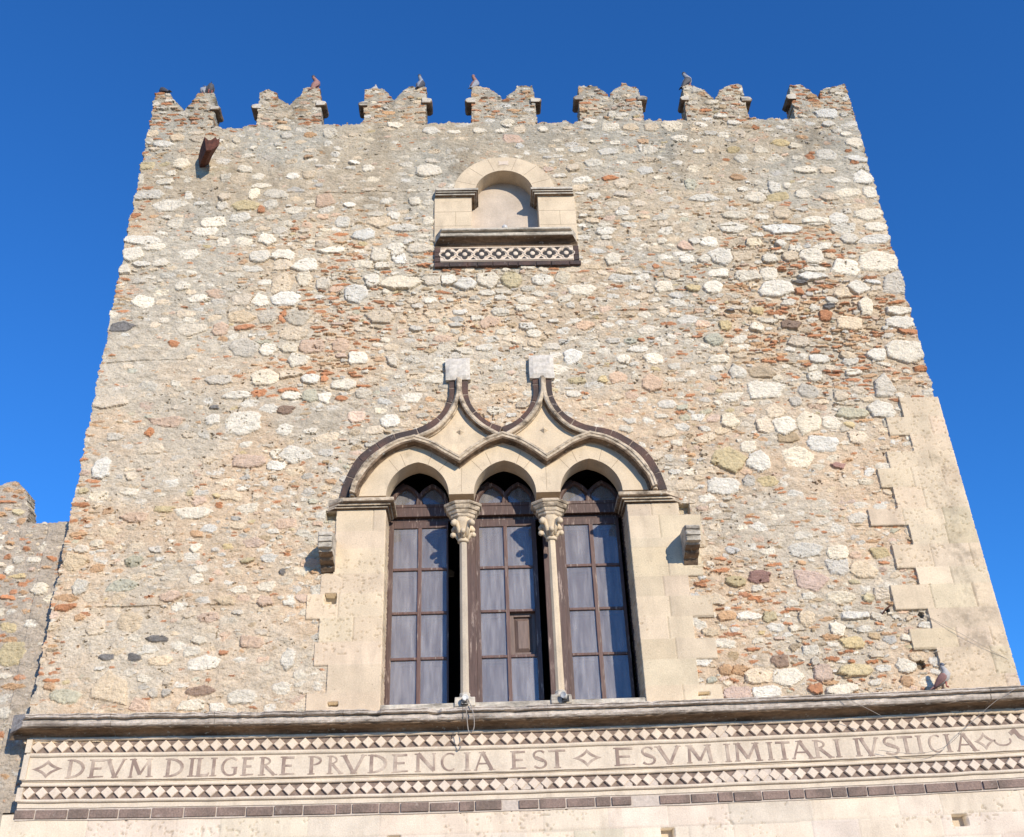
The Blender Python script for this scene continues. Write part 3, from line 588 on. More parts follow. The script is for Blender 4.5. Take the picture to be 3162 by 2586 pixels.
# faint voussoir joints
mb = MB()
for c in OC:
    for t in (50, 71, 109, 130):
        t = R(t + random.uniform(-4, 4)); d = (math.cos(t), math.sin(t)); nrm = (-d[1], d[0])
        r0, r1 = .42, .62
        p0 = (c + d[0] * r0, ZS + d[1] * r0); p1 = (c + d[0] * r1, ZS + d[1] * r1); ww = .0032
        if p1[1] < 2.62: continue
        mb.plate([(p0[0] - nrm[0] * ww, p0[1] - nrm[1] * ww), (p1[0] - nrm[0] * ww, p1[1] - nrm[1] * ww), (p1[0] + nrm[0] * ww, p1[1] + nrm[1] * ww), (p0[0] + nrm[0] * ww, p0[1] + nrm[1] * ww)], -.0365, -.03)
for x_ in (-.757, .302):
    mb.plate([(x_, 2.60), (x_ + .005, 2.60), (x_ + .009, 2.93), (x_ + .004, 2.93)], -.0365, -.03)
o = mb.out('block_joint', plain_mat('joint_line', (.33, .25, .17))); o.parent = sur
# wall closing behind hood, above arches
sp = []
for s_ in (0, 1):
    pl = catmull([(-1.343, 3.36), (-1.09, 3.48), (-.935, 3.66), (-.85, 3.83), (-.785, 4.02)], 6) + catmull([(-.785, 4.02), (-.705, 3.84), (-.62, 3.68), (-.46, 3.52), (-.2275, 3.36)], 6)[1:] + catmull([(-.2275, 3.32), (-.42, 3.25), (-.60, 3.12), (-.775, 2.98)], 6)[1:] + catmull([(-.775, 2.98), (-.95, 3.10), (-1.14, 3.22), (-1.343, 3.30)], 6)[1:-1]
    if s_: pl = mir(pl)
    mb = MB(); mb.plate(pl, -.028, .2)
    o = part(mb.out('spandrel', m_ash)); sp.append(o)
    c = -.765 if not s_ else 2 * C0 + .765
    d = MB(); zc = 3.46; r1 = .052
    # sunk four-sided boss
    ring = [(c - r1, zc), (c, zc - r1 * .95), (c + r1, zc), (c, zc + r1 * .95)]
    d.add([(x, -.0285, z) for x, z in ring] + [(c + .004, -.070, zc)], [(0, 1, 4), (1, 2, 4), (2, 3, 4), (3, 0, 4)])
    oo = d.out('diamond_boss', m_ash); oo.parent = o
HS = [(-.048, .02), (-.048, -.05), (-.036, -.06), (-.024, -.12), (-.034, -.132), (-.034, -.155), (-.012, -.165), (.012, -.168), (.022, -.18), (.046, -.18), (.052, -.165), (.052, .02)]
mb = MB(); mb.sweep(HOOD, HS, ks=range(1, 6)); part(mb.out('hood_mould', m_hood, None, False, mats=[m_hood, m_dirt_shade], bevel=.004))
# ogee mouldings rising to the two finials
OG_L = catmull([(-2.115, 2.54), (-2.06, 2.80), (-1.93, 3.04), (-1.71, 3.235), (-1.53, 3.32), (-1.30, 3.385), (-1.09, 3.495), (-.935, 3.67), (-.85, 3.84), (-.805, 4.02), (-.80, 4.235)], 7)
OG_R = catmull([(-.758, 4.235), (-.753, 4.02), (-.705, 3.85), (-.62, 3.69), (-.50, 3.55), (-.37, 3.45), (-.2275, 3.36)], 7)
OS = [(-.045, .02), (-.045, -.055), (-.033, -.06), (-.030, -.115), (-.012, -.13), (.012, -.13), (.022, -.118), (.028, -.09), (.040, -.085), (.042, .02)]
for k, pth in enumerate((OG_L, OG_R, mir(OG_R), mir(OG_L))):
    s2 = [(a - .018, b - .002 * (k % 2)) for a, b in OS]
    mb = MB(); mb.sweep(pth, s2, ks=(1, 2) if k in (1, 3) else ()); part(mb.out('ogee_moulding', m_hood, None, False, mats=[m_hood, m_dirt_shade], bevel=.004))  # only flanks turned from the sun get the painted shade
# brown brick label: individual bricks along the outer curve
def bricks(path, off, w_, y0, y1, mb, L=.27, gap=.012, jit=.004):
    p = np.array(path); seg = np.hypot(*np.diff(p, axis=0).T); cum = np.concatenate([[0], np.cumsum(seg)]); T = cum[-1]
    s_ = 0
    while s_ < T - .03:
        l = min(L * random.uniform(.75, 1.2), T - s_)
        if T - s_ - l < .08: l = T - s_
        n = 5; pts = []
        for i in range(n):
            q_ = s_ + gap / 2 + (l - gap) * i / (n - 1); pts.append((np.interp(q_, cum, p[:, 0]), np.interp(q_, cum, p[:, 1])))
        y = y0 + random.uniform(-jit, jit)
        mb.sweep(pts, [(off - w_ / 2, y1), (off - w_ / 2, y), (off + w_ / 2, y), (off + w_ / 2, y1)]); s_ += l
inL = oL; inM = oM
lab = MB(); mor = MB()
for pth in (oL, oM, mir(oM), mir(oL)):
    bricks(pth, -.050, .104, -.060, .1, lab); mor.sweep(pth, [(-.104, .1), (-.104, -.052), (.004, -.052), (.004, .1)])
lo = part(lab.out('brick_label', m_brick, None, False, bevel=.004)); o = mor.out('mortar_bed', plain_mat('dirty_mortar', (.30, .23, .18), .95, 0, 40, .3)); o.parent = lo
# square blocks crowning the spires
for (x0, x1, z0, z1) in ((-.950, -.622, 4.222, 4.56), (.160, .490, 4.225, 4.585)):
    mb = MB(); n = 7
    gx = np.linspace(x0, x1, n); gz = np.linspace(z0, z1, n); v = []; f = []
    for i in range(n):
        for j in range(n):
            e = min(i, j, n - 1 - i, n - 1 - j)
            v.append((gx[i] + random.uniform(-.004, .004), -.105 + (.02 if e == 0 else 0) + random.uniform(-.006, .006), gz[j] + random.uniform(-.004, .004)))
    for i in range(n - 1):
        for j in range(n - 1): f.append((i * n + j, (i + 1) * n + j, (i + 1) * n + j + 1, i * n + j + 1))
    per = [i * n for i in range(n)] + [(n - 1) * n + j for j in range(1, n)] + [i * n + n - 1 for i in range(n - 2, -1, -1)] + [j for j in range(n - 2, 0, -1)]
    b0 = len(v); v += [(v[k][0], .1, v[k][2]) for k in per]
    for k in range(len(per)): f.append((per[k], per[(k + 1) % len(per)], b0 + (k + 1) % len(per), b0 + k))
    mb.add(v, f); part(mb.out('finial_block', plain_mat('grey_rough_limestone', (.55, .50, .43), .95, 0, 25, .2) if x0 < 0 else bpy.data.materials['grey_rough_limestone'], None, False))
# molded blocks: rings of growing projection
def molded(name, prof, x0, x1, yb, mat, left='ret', right='ret', spl=.1, zf=None, parent=None, nseg=1):
    """prof: (projection, z) from bottom to top"""
    P_ = max(p for p, z in prof); rs = []
    for p, z in prof:
        r_ = []
        r_ += [(x0 - p, yb, z), (x0 - p, -p, z)] if left == 'ret' else [(x0 - spl, .0, z), (x0 - spl * (1 - p / P_), -p, z)]
        r_ += [(x1 + p, -p, z), (x1 + p, yb, z)] if right == 'ret' else [(x1 + spl * (1 - p / P_), -p, z), (x1 + spl, .0, z)]
        rs.append(r_)
    mb = MB(); mb.rings(rs)
    for i in (1, 3, 5, 6): mb.mi[i * 4:i * 4 + 4] = [1] * 4
    return part(mb.out(name, mat, None, False, mats=[mat, m_dirt_shade], bevel=.003), parent or tower)
IP = [(.02, 2.27), (.03, 2.30), (.045, 2.305), (.05, 2.335), (.075, 2.36), (.10, 2.385), (.103, 2.41), (.13, 2.42), (.14, 2.45), (.14, 2.462), (.155, 2.465), (.155, 2.50), (.12, 2.53), (.03, 2.545)]
IP = [(.01, 2.372), (.03, 2.378), (.078, 2.39), (.082, 2.408), (.108, 2.412), (.115, 2.434), (.142, 2.438), (.155, 2.452), (.155, 2.49), (.13, 2.505), (.02, 2.53)]
molded('impost', IP, -2.20, -1.735, .34, m_hood, left='splay', spl=.21)
molded('impost', IP, 1.33, 1.76, .34, m_hood, right='splay', spl=.22)
# returns closing the wall behind the arch plate and the jambs
mb = MB()
mb.plate([(-2.2, 2.4), (-2.06, 3.0), (-1.7, 3.36), (-1.3, 3.44), (-.95, 3.75), (-.83, 4.2), (-.72, 4.2), (-.6, 3.75), (-.23, 3.5), (.15, 3.75), (.27, 4.2), (.38, 4.2), (.5, 3.75), (.85, 3.44), (1.25, 3.36), (1.6, 3.0), (1.74, 2.4)] + [(x, z + .02) for x, z in ([p for p in a_[2][::-1]] + [p for p in a_[1][::-1]] + [p for p in a_[0][::-1]])], .18, .30)
o = mb.out('backing', m_ash); o.parent = sur
# columns
for k, xc in enumerate((-.743, .334)):
    yc = .07
    mb = MB()
    def octo(r, z, ph=22.5, y=yc, ry=None): return [(xc + r * math.cos(R(ph + 45 * i)), y + (ry or r) * math.sin(R(ph + 45 * i)), z) for i in range(8)]
    mb.rings([octo(.052, .10), octo(.050, .5), octo(.048, 1.2), octo(.046, 1.97)])
    col = part(mb.out('column', m_ash if k else ashlar_mat('column_stone_grey', (.50, .42, .32), False, .3, .6, (.33, .30, .27))))
    # abacus
    mb = MB(); pr = [(.13, 2.255), (.15, 2.27), (.155, 2.30), (.17, 2.305), (.18, 2.33), (.18, 2.345), (.20, 2.35), (.215, 2.385), (.215, 2.40), (.232, 2.405), (.24, 2.43), (.225, 2.445)]
    mb.rings([octo(p * 1.06, z, ry=p * .92) for p, z in pr])
    o = mb.out('abacus', m_hood, None, False, bevel=.003); o.parent = col
    # bell with crockets
    mb = MB(); mb.rings([octo(.058, 1.985), octo(.06, 2.02), octo(.07, 2.10), octo(.10, 2.2), octo(.125, 2.262)])
    mb.rings([octo(.062, 1.955), octo(.072, 1.965), octo(.074, 1.985), octo(.062, 1.995)])
    for i in range(8):
        t = R(45 * i); dx, dy = math.cos(t), math.sin(t)
        up_ = i % 2
        pts = [(xc + dx * .055, yc + dy * .055, 2.02), (xc + dx * .085, yc + dy * .085, 2.09 + .05 * up_), (xc + dx * .115, yc + dy * .115, 2.14 + .06 * up_), (xc + dx * .145, yc + dy * .145, 2.145 + .06 * up_), (xc + dx * .155, yc + dy * .155, 2.115 + .06 * up_)]
        if up_ == 0: pts = [(xc + dx * .055, yc + dy * .055, 2.00), (xc + dx * .075, yc + dy * .075, 2.04), (xc + dx * .10, yc + dy * .10, 2.065), (xc + dx * .125, yc + dy * .125, 2.06)]
        mb.tube(pts, [.022, .026, .028, .030, .02][:len(pts)], 7)
        mb.ball(pts[-1], .040 if up_ else .034, 10, 7)
    o = mb.out('capital', m_ash, None, True); o.parent = col
    mb = MB(); mb.rings([octo(.085, .035), octo(.085, .06), octo(.062, .075), octo(.064, .10), octo(.054, .115)])
    mb.box(xc - .115, xc + .115, yc - .12, yc + .12, -.06, .04, .004)
    o = mb.out('column_base', m_weath, None, False, bevel=.008); o.parent = col
# sill slab under the doors
mb = MB(); mb.box(-1.72, 1.32, -.02, .60, -.10, -.012)
part(mb.out('window_sill', m_weath, None, False, bevel=.01))

# ================================================================= TIMBER FRAME AND CASEMENTS
YD = .45
fz_ = lambda z: (z + 3.2) * 1.0084 - 3.2
fx_ = lambda x: (x + .52) * 1.0084 - .52
class WB(MB):
    def box(s, x0, x1, y0, y1, z0, z1, j=0.0): MB.box(s, fx_(x0), fx_(x1), y0, y1, fz_(z0), fz_(z1), j)
frame = WB()
for (x0, x1) in ((-1.73, -1.665), (-.785, -.60), (.245, .475), (1.26, 1.33)): frame.box(x0, x1, YD - .03, YD + .07, -.02, 2.60, .001)
TR = ((-1.70, -.90), (-.62, .20), (.44, 1.28))
for (x0, x1) in TR:
    frame.box(x0, x1, YD - .05, YD + .06, 2.435, 2.56, .001); frame.box(x0 - .005, x1 + .005, YD - .058, YD, 2.56, 2.60, .001)
frame.box(-1.72, 1.30, YD + .015, YD + .07, 2.39, 2.435)
fr = part(frame.out('window_frame', m_wood, None, False, bevel=.004))
fr['label'] = 'weathered dark red brown timber frame behind the columns'
for di, (x0, x1) in enumerate(TR):
    # gothic tracery in the head
    mb = WB(); c = (x0 + x1) / 2; hw = (x1 - x0) / 2
    def lan(a, b, h, n=8):
        w2 = b - a; m2 = (a + b) / 2; o = []
        for i in range(n + 1):
            t = i / n; o.append((a + (m2 - a) * (1 - math.cos(t * 1.047)) / (1 - math.cos(1.047)), 2.60 + h * math.sin(t * 1.047) / math.sin(1.047)))
        return [(fx_(x), fz_(z)) for x, z in o + [(2 * m2 - x, z) for x, z in o[::-1][1:]]]
    sec = [(-.026, YD + .04), (-.026, YD - .03), (-.012, YD - .045), (.016, YD - .045), (.028, YD - .03), (.028, YD + .04)]
    mb.sweep(lan(x0 + .05, c + .02, .27), sec)
    mb.sweep(lan(c - .02, x1 - .05, .27), [(a, b - .003) for a, b in sec])
    lc = [(x, z + .02) for x, z in lan(x0 + .05, c + .02, .27)[:9]]
    mb.plate([(fx_(x0 - .04), fz_(2.60)), (lc[0][0] - .01, fz_(2.60))] + lc[1:] + [(lc[-1][0] - .04, lc[-1][1] + .035), (fx_(x0 - .04), fz_(2.76))], YD - .02, YD + .03)
    t_ = mb.out('tracery', m_wood, None, False); t_.parent = fr
    gl = MB(); gl.plate(lan(x0 + .05, c + .02, .27), YD + .010, YD + .014); gl.plate(lan(c - .02, x1 - .05, .27), YD + .006, YD + .009)
    o = gl.out('fanlight_glass', m_glass); o.parent = fr
DO = [(-1.665, -.935, -1.612, -1.31, -1.262, -.957), (-.60, .165, -.545, -.245, -.200, .108), (.475, 1.215, .522, .832, .882, 1.178)]
ROWS = [(.075, .600), (.632, 1.160), (1.192, 1.722), (1.755, 2.290)]
for di, (xa, xb, p0, p1, q0, q1) in enumerate(DO):
    mb = WB(); ya, yb_ = YD - .012, YD + .03
    mb.box(xa, p0, ya, yb_, 0, 2.38); mb.box(q1, xb, ya, yb_, 0, 2.38)
    mb.box(p0, q1, ya, yb_, 2.29, 2.38); mb.box(p0, q1, ya, yb_, 0, .075)
    dn = part(mb.out('casement', m_wood, None, False, bevel=.004))
    mb = WB()
    mb.box(p1, q0, ya - .006, yb_ - .002, .075, 2.29)
    for k in range(3):
        z0, z1 = ROWS[k][1], ROWS[k + 1][0]
        for (u, v) in ((p0, p1), (q0, q1)): mb.box(u, v, ya - .004, yb_ - .004, z0, z1, .001)
    o = mb.out('glazing_bar', m_wood2, None, False, bevel=.005); o.parent = dn
    for (u, v) in ((p0, p1), (q0, q1)):
        for k, (z0, z1) in enumerate(ROWS):
            if di == 1 and u == q0 and k == 1: continue      # the missing pane
            mb = WB(); mb.box(u - .008, v + .008, YD + .008, YD + .011, z0 - .008, z1 + .008)
            o = mb.out('pane', m_glass); o.parent = dn
            o.rotation_euler = (random.uniform(-.004, .004), 0, random.uniform(-.004, .004)) if False else (0, 0, 0)
    # panelled inner shutters close behind the glass
    mb = WB(); y0 = YD + .05
    mb.box(xa + .01, xb - .01, y0 + .034, y0 + .05, .02, 2.37)
    for (u, v) in ((p0, p1), (q0, q1)):
        for (z0, z1) in ROWS:
            f_ = .045
            mb.box(u - .02, u + f_, y0, y0 + .034, z0 - .015, z1 + .015); mb.box(v - f_, v + .02, y0, y0 + .034, z0 - .015, z1 + .015)
            mb.box(u + f_, v - f_, y0, y0 + .034, z1 - f_, z1 + .015); mb.box(u + f_, v - f_, y0, y0 + .034, z0 - .015, z0 + f_)
            q0 = (u + f_ + .01, v - f_ - .01, z0 + f_ + .01, z1 - f_ - .01); q1 = (u + f_ + .05, v - f_ - .05, z0 + f_ + .05, z1 - f_ - .05)
            mb.add([(fx_(q[i]), y_, fz_(q[j])) for q, y_ in ((q0, y0 + .0335), (q1, y0 + .006)) for i, j in ((0, 2), (1, 2), (1, 3), (0, 3))], [(0, 1, 5, 4), (1, 2, 6, 5), (2, 3, 7, 6), (3, 0, 4, 7), (4, 5, 6, 7)])
    o = mb.out('inner_shutter', m_shut, None, False, bevel=.004); o.parent = dn

# ================================================================= CORNICE, FRIEZE, LOWER WALL
def sag(x): return -.068 * (1 - min(1, abs((x - .25) / 5.8)) ** 2) - .02
XR, XL = 7.2, -5.44
CORN = [(.03, -.262), (.05, -.235), (.085, -.215), (.095, -.19), (.14, -.175), (.19, -.155), (.215, -.13), (.245, -.122), (.262, -.10), (.262, -.055), (.235, -.045), (.235, -.035), (.285, -.030), (.295, -.022), (.295, .005), (.27, .012), (.265, .02), (.28, .024), (.28, .040), (.02, .085)]
CORN = [(.03, -.255), (.042, -.232), (.06, -.214), (.09, -.200), (.13, -.192), (.17, -.188), (.21, -.185), (.222, -.172), (.245, -.165), (.258, -.145), (.258, -.12), (.245, -.108), (.232, -.104), (.232, -.094), (.285, -.09), (.295, -.084), (.295, -.068), (.275, -.064), (.272, -.058), (.285, -.055), (.285, -.045), (.02, .02)]
xs = np.concatenate([[XL], np.arange(XL + .05, XR, .05), [XR]])
chn = fbm((len(xs) + 2, 4), .05, .35, .2, 808, 4, .7)[:, 0] - .5; chk = np.clip(fbm((len(xs) + 2, 4), .05, .22, .2, 818, 3, .7)[:, 0] - .62, 0, 1)
mb = MB(); rs = []; wobn = np.random.default_rng(9)
PM = max(p for p, z in CORN)
rs.append([(XL - .26, -.001, z + sag(XL)) for p, z in CORN])
for i, x in enumerate(xs):
    chip = wobn.normal() * .003
    rs.append([((x - .26 * (1 - p / PM)) if i == 0 else x, -p + ((chn[i] * .02 + chk[i] * .22 * (1 if z > -.11 else .25) + wobn.normal() * .0025) if p > .2 else 0), z + sag(x) + (chn[i] * .012 - chk[i] * .10 * (z > -.06)) + wobn.normal() * .0018) for p, z in CORN])
mb.rings(rs, ks=range(0, 7)); co_ = part(mb.out('cornice', m_corn, None, False, mats=[m_corn, m_dirt_shade]))
# cornice block joints
mb = MB(); x = XL + .9
while x < XR - .3:
    mb.rings([[(x - .003 + e, -p - .0015, z + sag(x)) for p, z in CORN] for e in (0, .006)], True); x += random.uniform(.85, 1.4)
o = mb.out('block_joint', plain_mat('cornice_joint', (.20, .165, .13)), None); o.parent = co_
def band(mb, z0, z1, y, yb=.12, x0=XL - .02, x1=XR, rnd=0, jit=.0015):
    x_ = np.arange(x0, x1 + .01, .2); rs = []
    for x in x_:
        s_ = sag(x); j = random.uniform(-jit, jit) * 2
        zm = (z0 + z1) / 2
        if rnd: ring = [(x, yb, z0 + s_), (x, y + rnd, z0 + s_ + j), (x, y + rnd * .3, z0 + s_ + (z1 - z0) * .2 + j), (x, y, zm + s_ + j), (x, y + rnd * .3, z1 + s_ - (z1 - z0) * .2 + j), (x, y + rnd, z1 + s_ + j), (x, yb, z1 + s_)]
        else: ring = [(x, yb, z0 + s_), (x, y, z0 + s_ + j), (x, y, z1 + s_ + j), (x, yb, z1 + s_)]
        rs.append(ring)
    mb.rings(rs)
# frieze ground (limestone) and its mouldings
fz = MB()
band(fz, -.70, -.445, -.022)                 # text panel
band(fz, -.735, -.70, -.012)
band(fz, -.270, -.232, -.045, rnd=.015)
band(fz, -.445, -.400, -.046, rnd=.016)
band(fz, -.690, -.672, -.045, rnd=.012)
band(fz, -.750, -.722, -.040, rnd=.012)
band(fz, -.915, -.876, -.048, rnd=.018)
band(fz, -.965, -.915, -.020)
# left end uprights
for z0, z1 in ((-.40, -.25), (-.68, -.42), (-.90, -.76)): fz.box(XL - .04, XL + .02, -.05, .1, z0 + sag(XL), z1 + sag(XL))
frz = part(fz.out('frieze', m_frieze, None, False, bevel=.003)); frz['label'] = 'pale carved frieze band of lettering between two rows of diamonds'
lv = MB(); band(lv, -.41, -.26, -.004, jit=0); band(lv, -.885, -.74, -.004, jit=0)
o = lv.out('dark_ground', m_lava); o.parent = frz
for zc, hh in ((-.335, .0625), (-.813, .061)):
    mb = MB(); pitch = .1372; x = XL + .075; k = 0; rr = random.Random(int(-zc * 100)); filled = MB()
    while x < XR:
        h_ = hh * 1.02; w2 = pitch / 2 * .97; z = zc + sag(x); jx_ = rr.uniform(-.003, .003); yf = -.034 + rr.uniform(-.003, .003); b_ = .010
        out_ = [(x - w2 + jx_, z), (x + jx_, z - h_), (x + w2 + jx_, z), (x + jx_, z + h_)]
        inn = [(x + (a - x) * .86, z + (c - z) * .86) for a, c in out_]
        v = [(a, .0, c) for a, c in out_] + [(a, yf + b_, c) for a, c in out_] + [(a, yf, c) for a, c in inn]
        mb.add(v, [(0, 1, 5, 4), (1, 2, 6, 5), (2, 3, 7, 6), (3, 0, 4, 7), (4, 5, 9, 8), (5, 6, 10, 9), (6, 7, 11, 10), (7, 4, 8, 11), (8, 9, 10, 11)])
        # places where mortar has been smeared over the dark ground
        sm = (zc < -.5 and ((-.45 < x < .15) or (.85 < x < 1.35) or (1.9 < x < 2.9))) or (zc > -.5 and 1.8 < x < 2.15)
        if sm and rr.random() < .75:
            filled.box(x + .01, x + w2 * 1.5, -.02, 0, z - h_, z + (h_ if rr.random() < .5 else 0), .004)
        x += pitch
    o = mb.out('diamond_row', m_dia, None, False); o.parent = frz
    if filled.v:
        o = filled.out('mortar_patch', m_mort, None, False); o.parent = frz
# ---- inscription
GL = {  # strokes as (x0,z0,x1,z1,width) in a unit box, z up; arcs as ('a', cx, cz, rx, rz, a0, a1, width)
 'D': [(.16, 0, .16, 1, .20), ('a', .12, .5, .80, .5, 90, -90, .17)],
 'E': [(.2, 0, .2, 1, .22), (.2, .93, .95, .93, .12), (.2, .50, .80, .50, .11), (.2, .06, 1, .06, .07)],
 'V': [(.02, 1, .52, 0, .20), (.98, 1, .52, 0, .12)],
 'M': [(.14, 0, .18, 1, .08), (.18, 1, .52, .15, .12), (.52, .15, .86, 1, .07), (.84, 1, .92, 0, .12)],
 'I': [(.5, 0, .5, 1, .5)],
 'L': [(.14, 0, .14, 1, .25), (.1, .06, 1.08, .06, .13), (1.0, .05, 1.08, .2, .10)],
 'G': [('a', .56, .5, .50, .5, 50, 310, .15), (.80, .10, .80, .45, .14), (.60, .45, .9, .45, .07)],
 'R': [(.18, 0, .18, 1, .18), ('a', .2, .76, .48, .235, 90, -90, .13), (.35, .52, .95, 0, .15)],
 'P': [(.18, 0, .18, 1, .18), ('a', .2, .74, .60, .26, 90, -90, .15)],
 'N': [(.12, 0, .12, 1, .12), (.12, 1, .90, .05, .14), (.90, .05, .90, 1, .08)],
 'C': [('a', .56, .5, .52, .5, 55, 305, .15)],
 'A': [(.02, 0, .42, 1, .08), (.42, 1, .98, 0, .17), (.18, .36, .72, .36, .08)],
 'S': [('a', .5, .74, .40, .26, 30, 240, .15), ('a', .5, .27, .44, .27, 60, -150, .16), (.28, .60, .74, .42, .17)],
 'T': [(.5, 0, .5, 1, .22), (.0, .94, 1, .94, .11)],
}
Z0, Z1 = -.662, -.468
mbL = MB()
def stroke(p0, p1, w_):
    d = np.array(p1) - np.array(p0); L = np.hypot(*d)
    if L < 1e-6: return
    d /= L; n_ = np.array((-d[1], d[0])) * w_ / 2
    q = [np.array(p0) + n_, np.array(p0) - n_, np.array(p1) - n_ * .9, np.array(p1) + n_ * .9]
    mbL.plate([tuple(a) for a in q], -.0258 - random.uniform(0, .0012), -.01)
def letter(ch, x0, x1):
    w_ = x1 - x0; h_ = Z1 - Z0; xm = (x0 + x1) / 2; z0 = Z0 + sag(xm)
    tk = h_ * 1.0
    def m2(u, v): return (x0 + u * w_, z0 + v * h_)
    for s_ in GL[ch]:
        if s_[0] == 'a':
            _, cx_, cz_, rx, rz, a0, a1, wd = s_; n_ = 11; pts = [m2(cx_ + (rx - wd * .4 ) * math.cos(R(a0 + (a1 - a0) * i / n_)), cz_ + (rz - .035) * math.sin(R(a0 + (a1 - a0) * i / n_))) for i in range(n_ + 1)]
            sw = min(wd * max(w_, .14), .036)
            rs = []
            wds = [sw * (.45 + .55 * abs(math.cos(R(a0 + (a1 - a0) * i / n_)))) for i in range(n_ + 1)]
            for i in range(n_): stroke(pts[i], pts[i + 1], (wds[i] + wds[i + 1]) / 2)
        else:
            a, b, c, d, wd = s_
            hor = abs(d - b) < .15
            sw = wd * (h_ * .85 if hor else (max(w_, .14) if ch != 'I' else .06)); sw = min(sw * 1.25, .040)
            stroke(m2(a, b), m2(c, d), sw)
            if not hor and ch not in 'S':   # little serifs
                for (u, v) in ((a, b), (c, d)):
                    if v in (0, 1): p = m2(u, v); stroke((p[0] - sw * .95, p[1] - .006 * (1 if v else -1)), (p[0] + sw * .95, p[1] - .006 * (1 if v else -1)), .011)
def emblem(x0, x1):
    xm = (x0 + x1) / 2; zc = (Z0 + Z1) / 2 + sag(xm); w2 = (x1 - x0) / 2; h2 = (Z1 - Z0) / 2 * .98
    n_ = 7
    def qd(k):
        # concave sides
        P0 = [(w2, 0), (0, h2), (-w2, 0), (0, -h2)]; a, b = np.array(P0[k]), np.array(P0[(k + 1) % 4]); c = (a + b) / 2 * .62
        return [tuple((1 - t) ** 2 * a + 2 * t * (1 - t) * c + t * t * b) for t in np.linspace(0, 1, n_)]
    for k in range(4):
        q = qd(k); inn = [(x * .60, z * .60) for x, z in q]
        for i in range(n_ - 1):
            mbL.plate([(xm + q[i][0], zc + q[i][1]), (xm + inn[i][0], zc + inn[i][1]), (xm + inn[i + 1][0], zc + inn[i + 1][1]), (xm + q[i + 1][0], zc + q[i + 1][1])], -.0255, -.01)
LET = "O,-5378,-5053 D,-5007,-4802 E,-4768,-4607 V,-4578,-4402 M,-4358,-4099 D,-3963,-3747 I,-3706,-3655 L,-3618,-3501 I,-3468,-3422 G,-3376,-3170 E,-3141,-3016 R,-2957,-2781 E,-2728,-2578 P,-2431,-2254 R,-2227,-2072 V,-2057,-1836 D,-1791,-1570 E,-1533,-1363 N,-1281,-1059 C,-1015,-830 I,-748,-697 A,-637,-452 E,-252,-88 S,-29,149 T,159,342 O,424,731 E,861,1090 S,1153,1333 V,1353,1581 M,1645,1951 I,2084,2144 M,2171,2477 I,2549,2614 T,2650,2809 A,2827,3033 R,3064,3253 I,3296,3362 I,3517,3583 V,3594,3774 S,3822,4020 T,4006,4174 I,4209,4278 C,4333,4503 I,4518,4598 A,4653,4852 O,4852,5089"
for tk in LET.split():
    ch, a, b = tk.split(','); a = float(a) / 1000; b = float(b) / 1000
    if ch == 'O': emblem(a, b)
    else: letter(ch, a, b)
# eroded C-shaped scroll at the far right
mbL.sweep([(5.17 + .09 * math.cos(t), -.57 + sag(5.2) + .05 * math.sin(t)) for t in np.linspace(math.pi * .9, math.pi * 2.15, 12)], [(-.009, -.01), (-.009, -.0255), (.009, -.0255), (.009, -.01)])
mbL.sweep([(5.27, -.50 + sag(5.3)), (5.33, -.46 + sag(5.3)), (5.37, -.53 + sag(5.3)), (5.44, -.57 + sag(5.4)), (5.56, -.50 + sag(5.5))], [(-.025, -.01), (-.025, -.0255), (.02, -.0255), (.02, -.01)])
mI, tI, pI = newmat('shaded_lettering_stone')  # dark stone and the shade of carved strokes in one brown
cI = mixc(tI, mapr(tI, noise(tI, 5, 6, .65), .42, .66), (.25, .18, .145), (.52, .42, .33)); tI.links.new(cI, pI.inputs['Base Color']); pI.inputs['Roughness'].default_value = .95
o = mbL.out('inscription', mI, None, False); o.parent = frz; o['label'] = 'Latin inscription in brown letters, DEVM DILIGERE PRVDENCIA EST ESVM IMITARI IVSTICIA'
# brown brick course
mb = MB(); mo = MB(); band(mo, -1.085, -.955, -.010, jit=.002)
x = XL - .03; rr = random.Random(3)
while x < XR:
    l = rr.choice((.17, .22, .29, .31, .34)); z0, z1 = -1.068 + rr.uniform(-.004, .004), -.978 + rr.uniform(-.006, .004)
    s0, s1 = sag(x), sag(x + l); g_ = .016; yf = -.026 + rr.uniform(-.006, .004)
    if rr.random() < .06 and x > -1: x += l; continue
    mb.add([(x, yf, z0 + s0), (x + l - g_, yf, z0 + s1), (x + l - g_, yf, z1 + s1), (x, yf, z1 + s0), (x, .05, z0 + s0), (x + l - g_, .05, z0 + s1), (x + l - g_, .05, z1 + s1), (x, .05, z1 + s0)],
           [(0, 1, 2, 3), (0, 4, 5, 1), (3, 2, 6, 7), (0, 3, 7, 4), (1, 5, 6, 2)])
    x += l
bc = part(mb.out('brick_course', m_brick2, None, False, bevel=.005)); o = mo.out('mortar_bed', m_mort, None, False); o.parent = bc
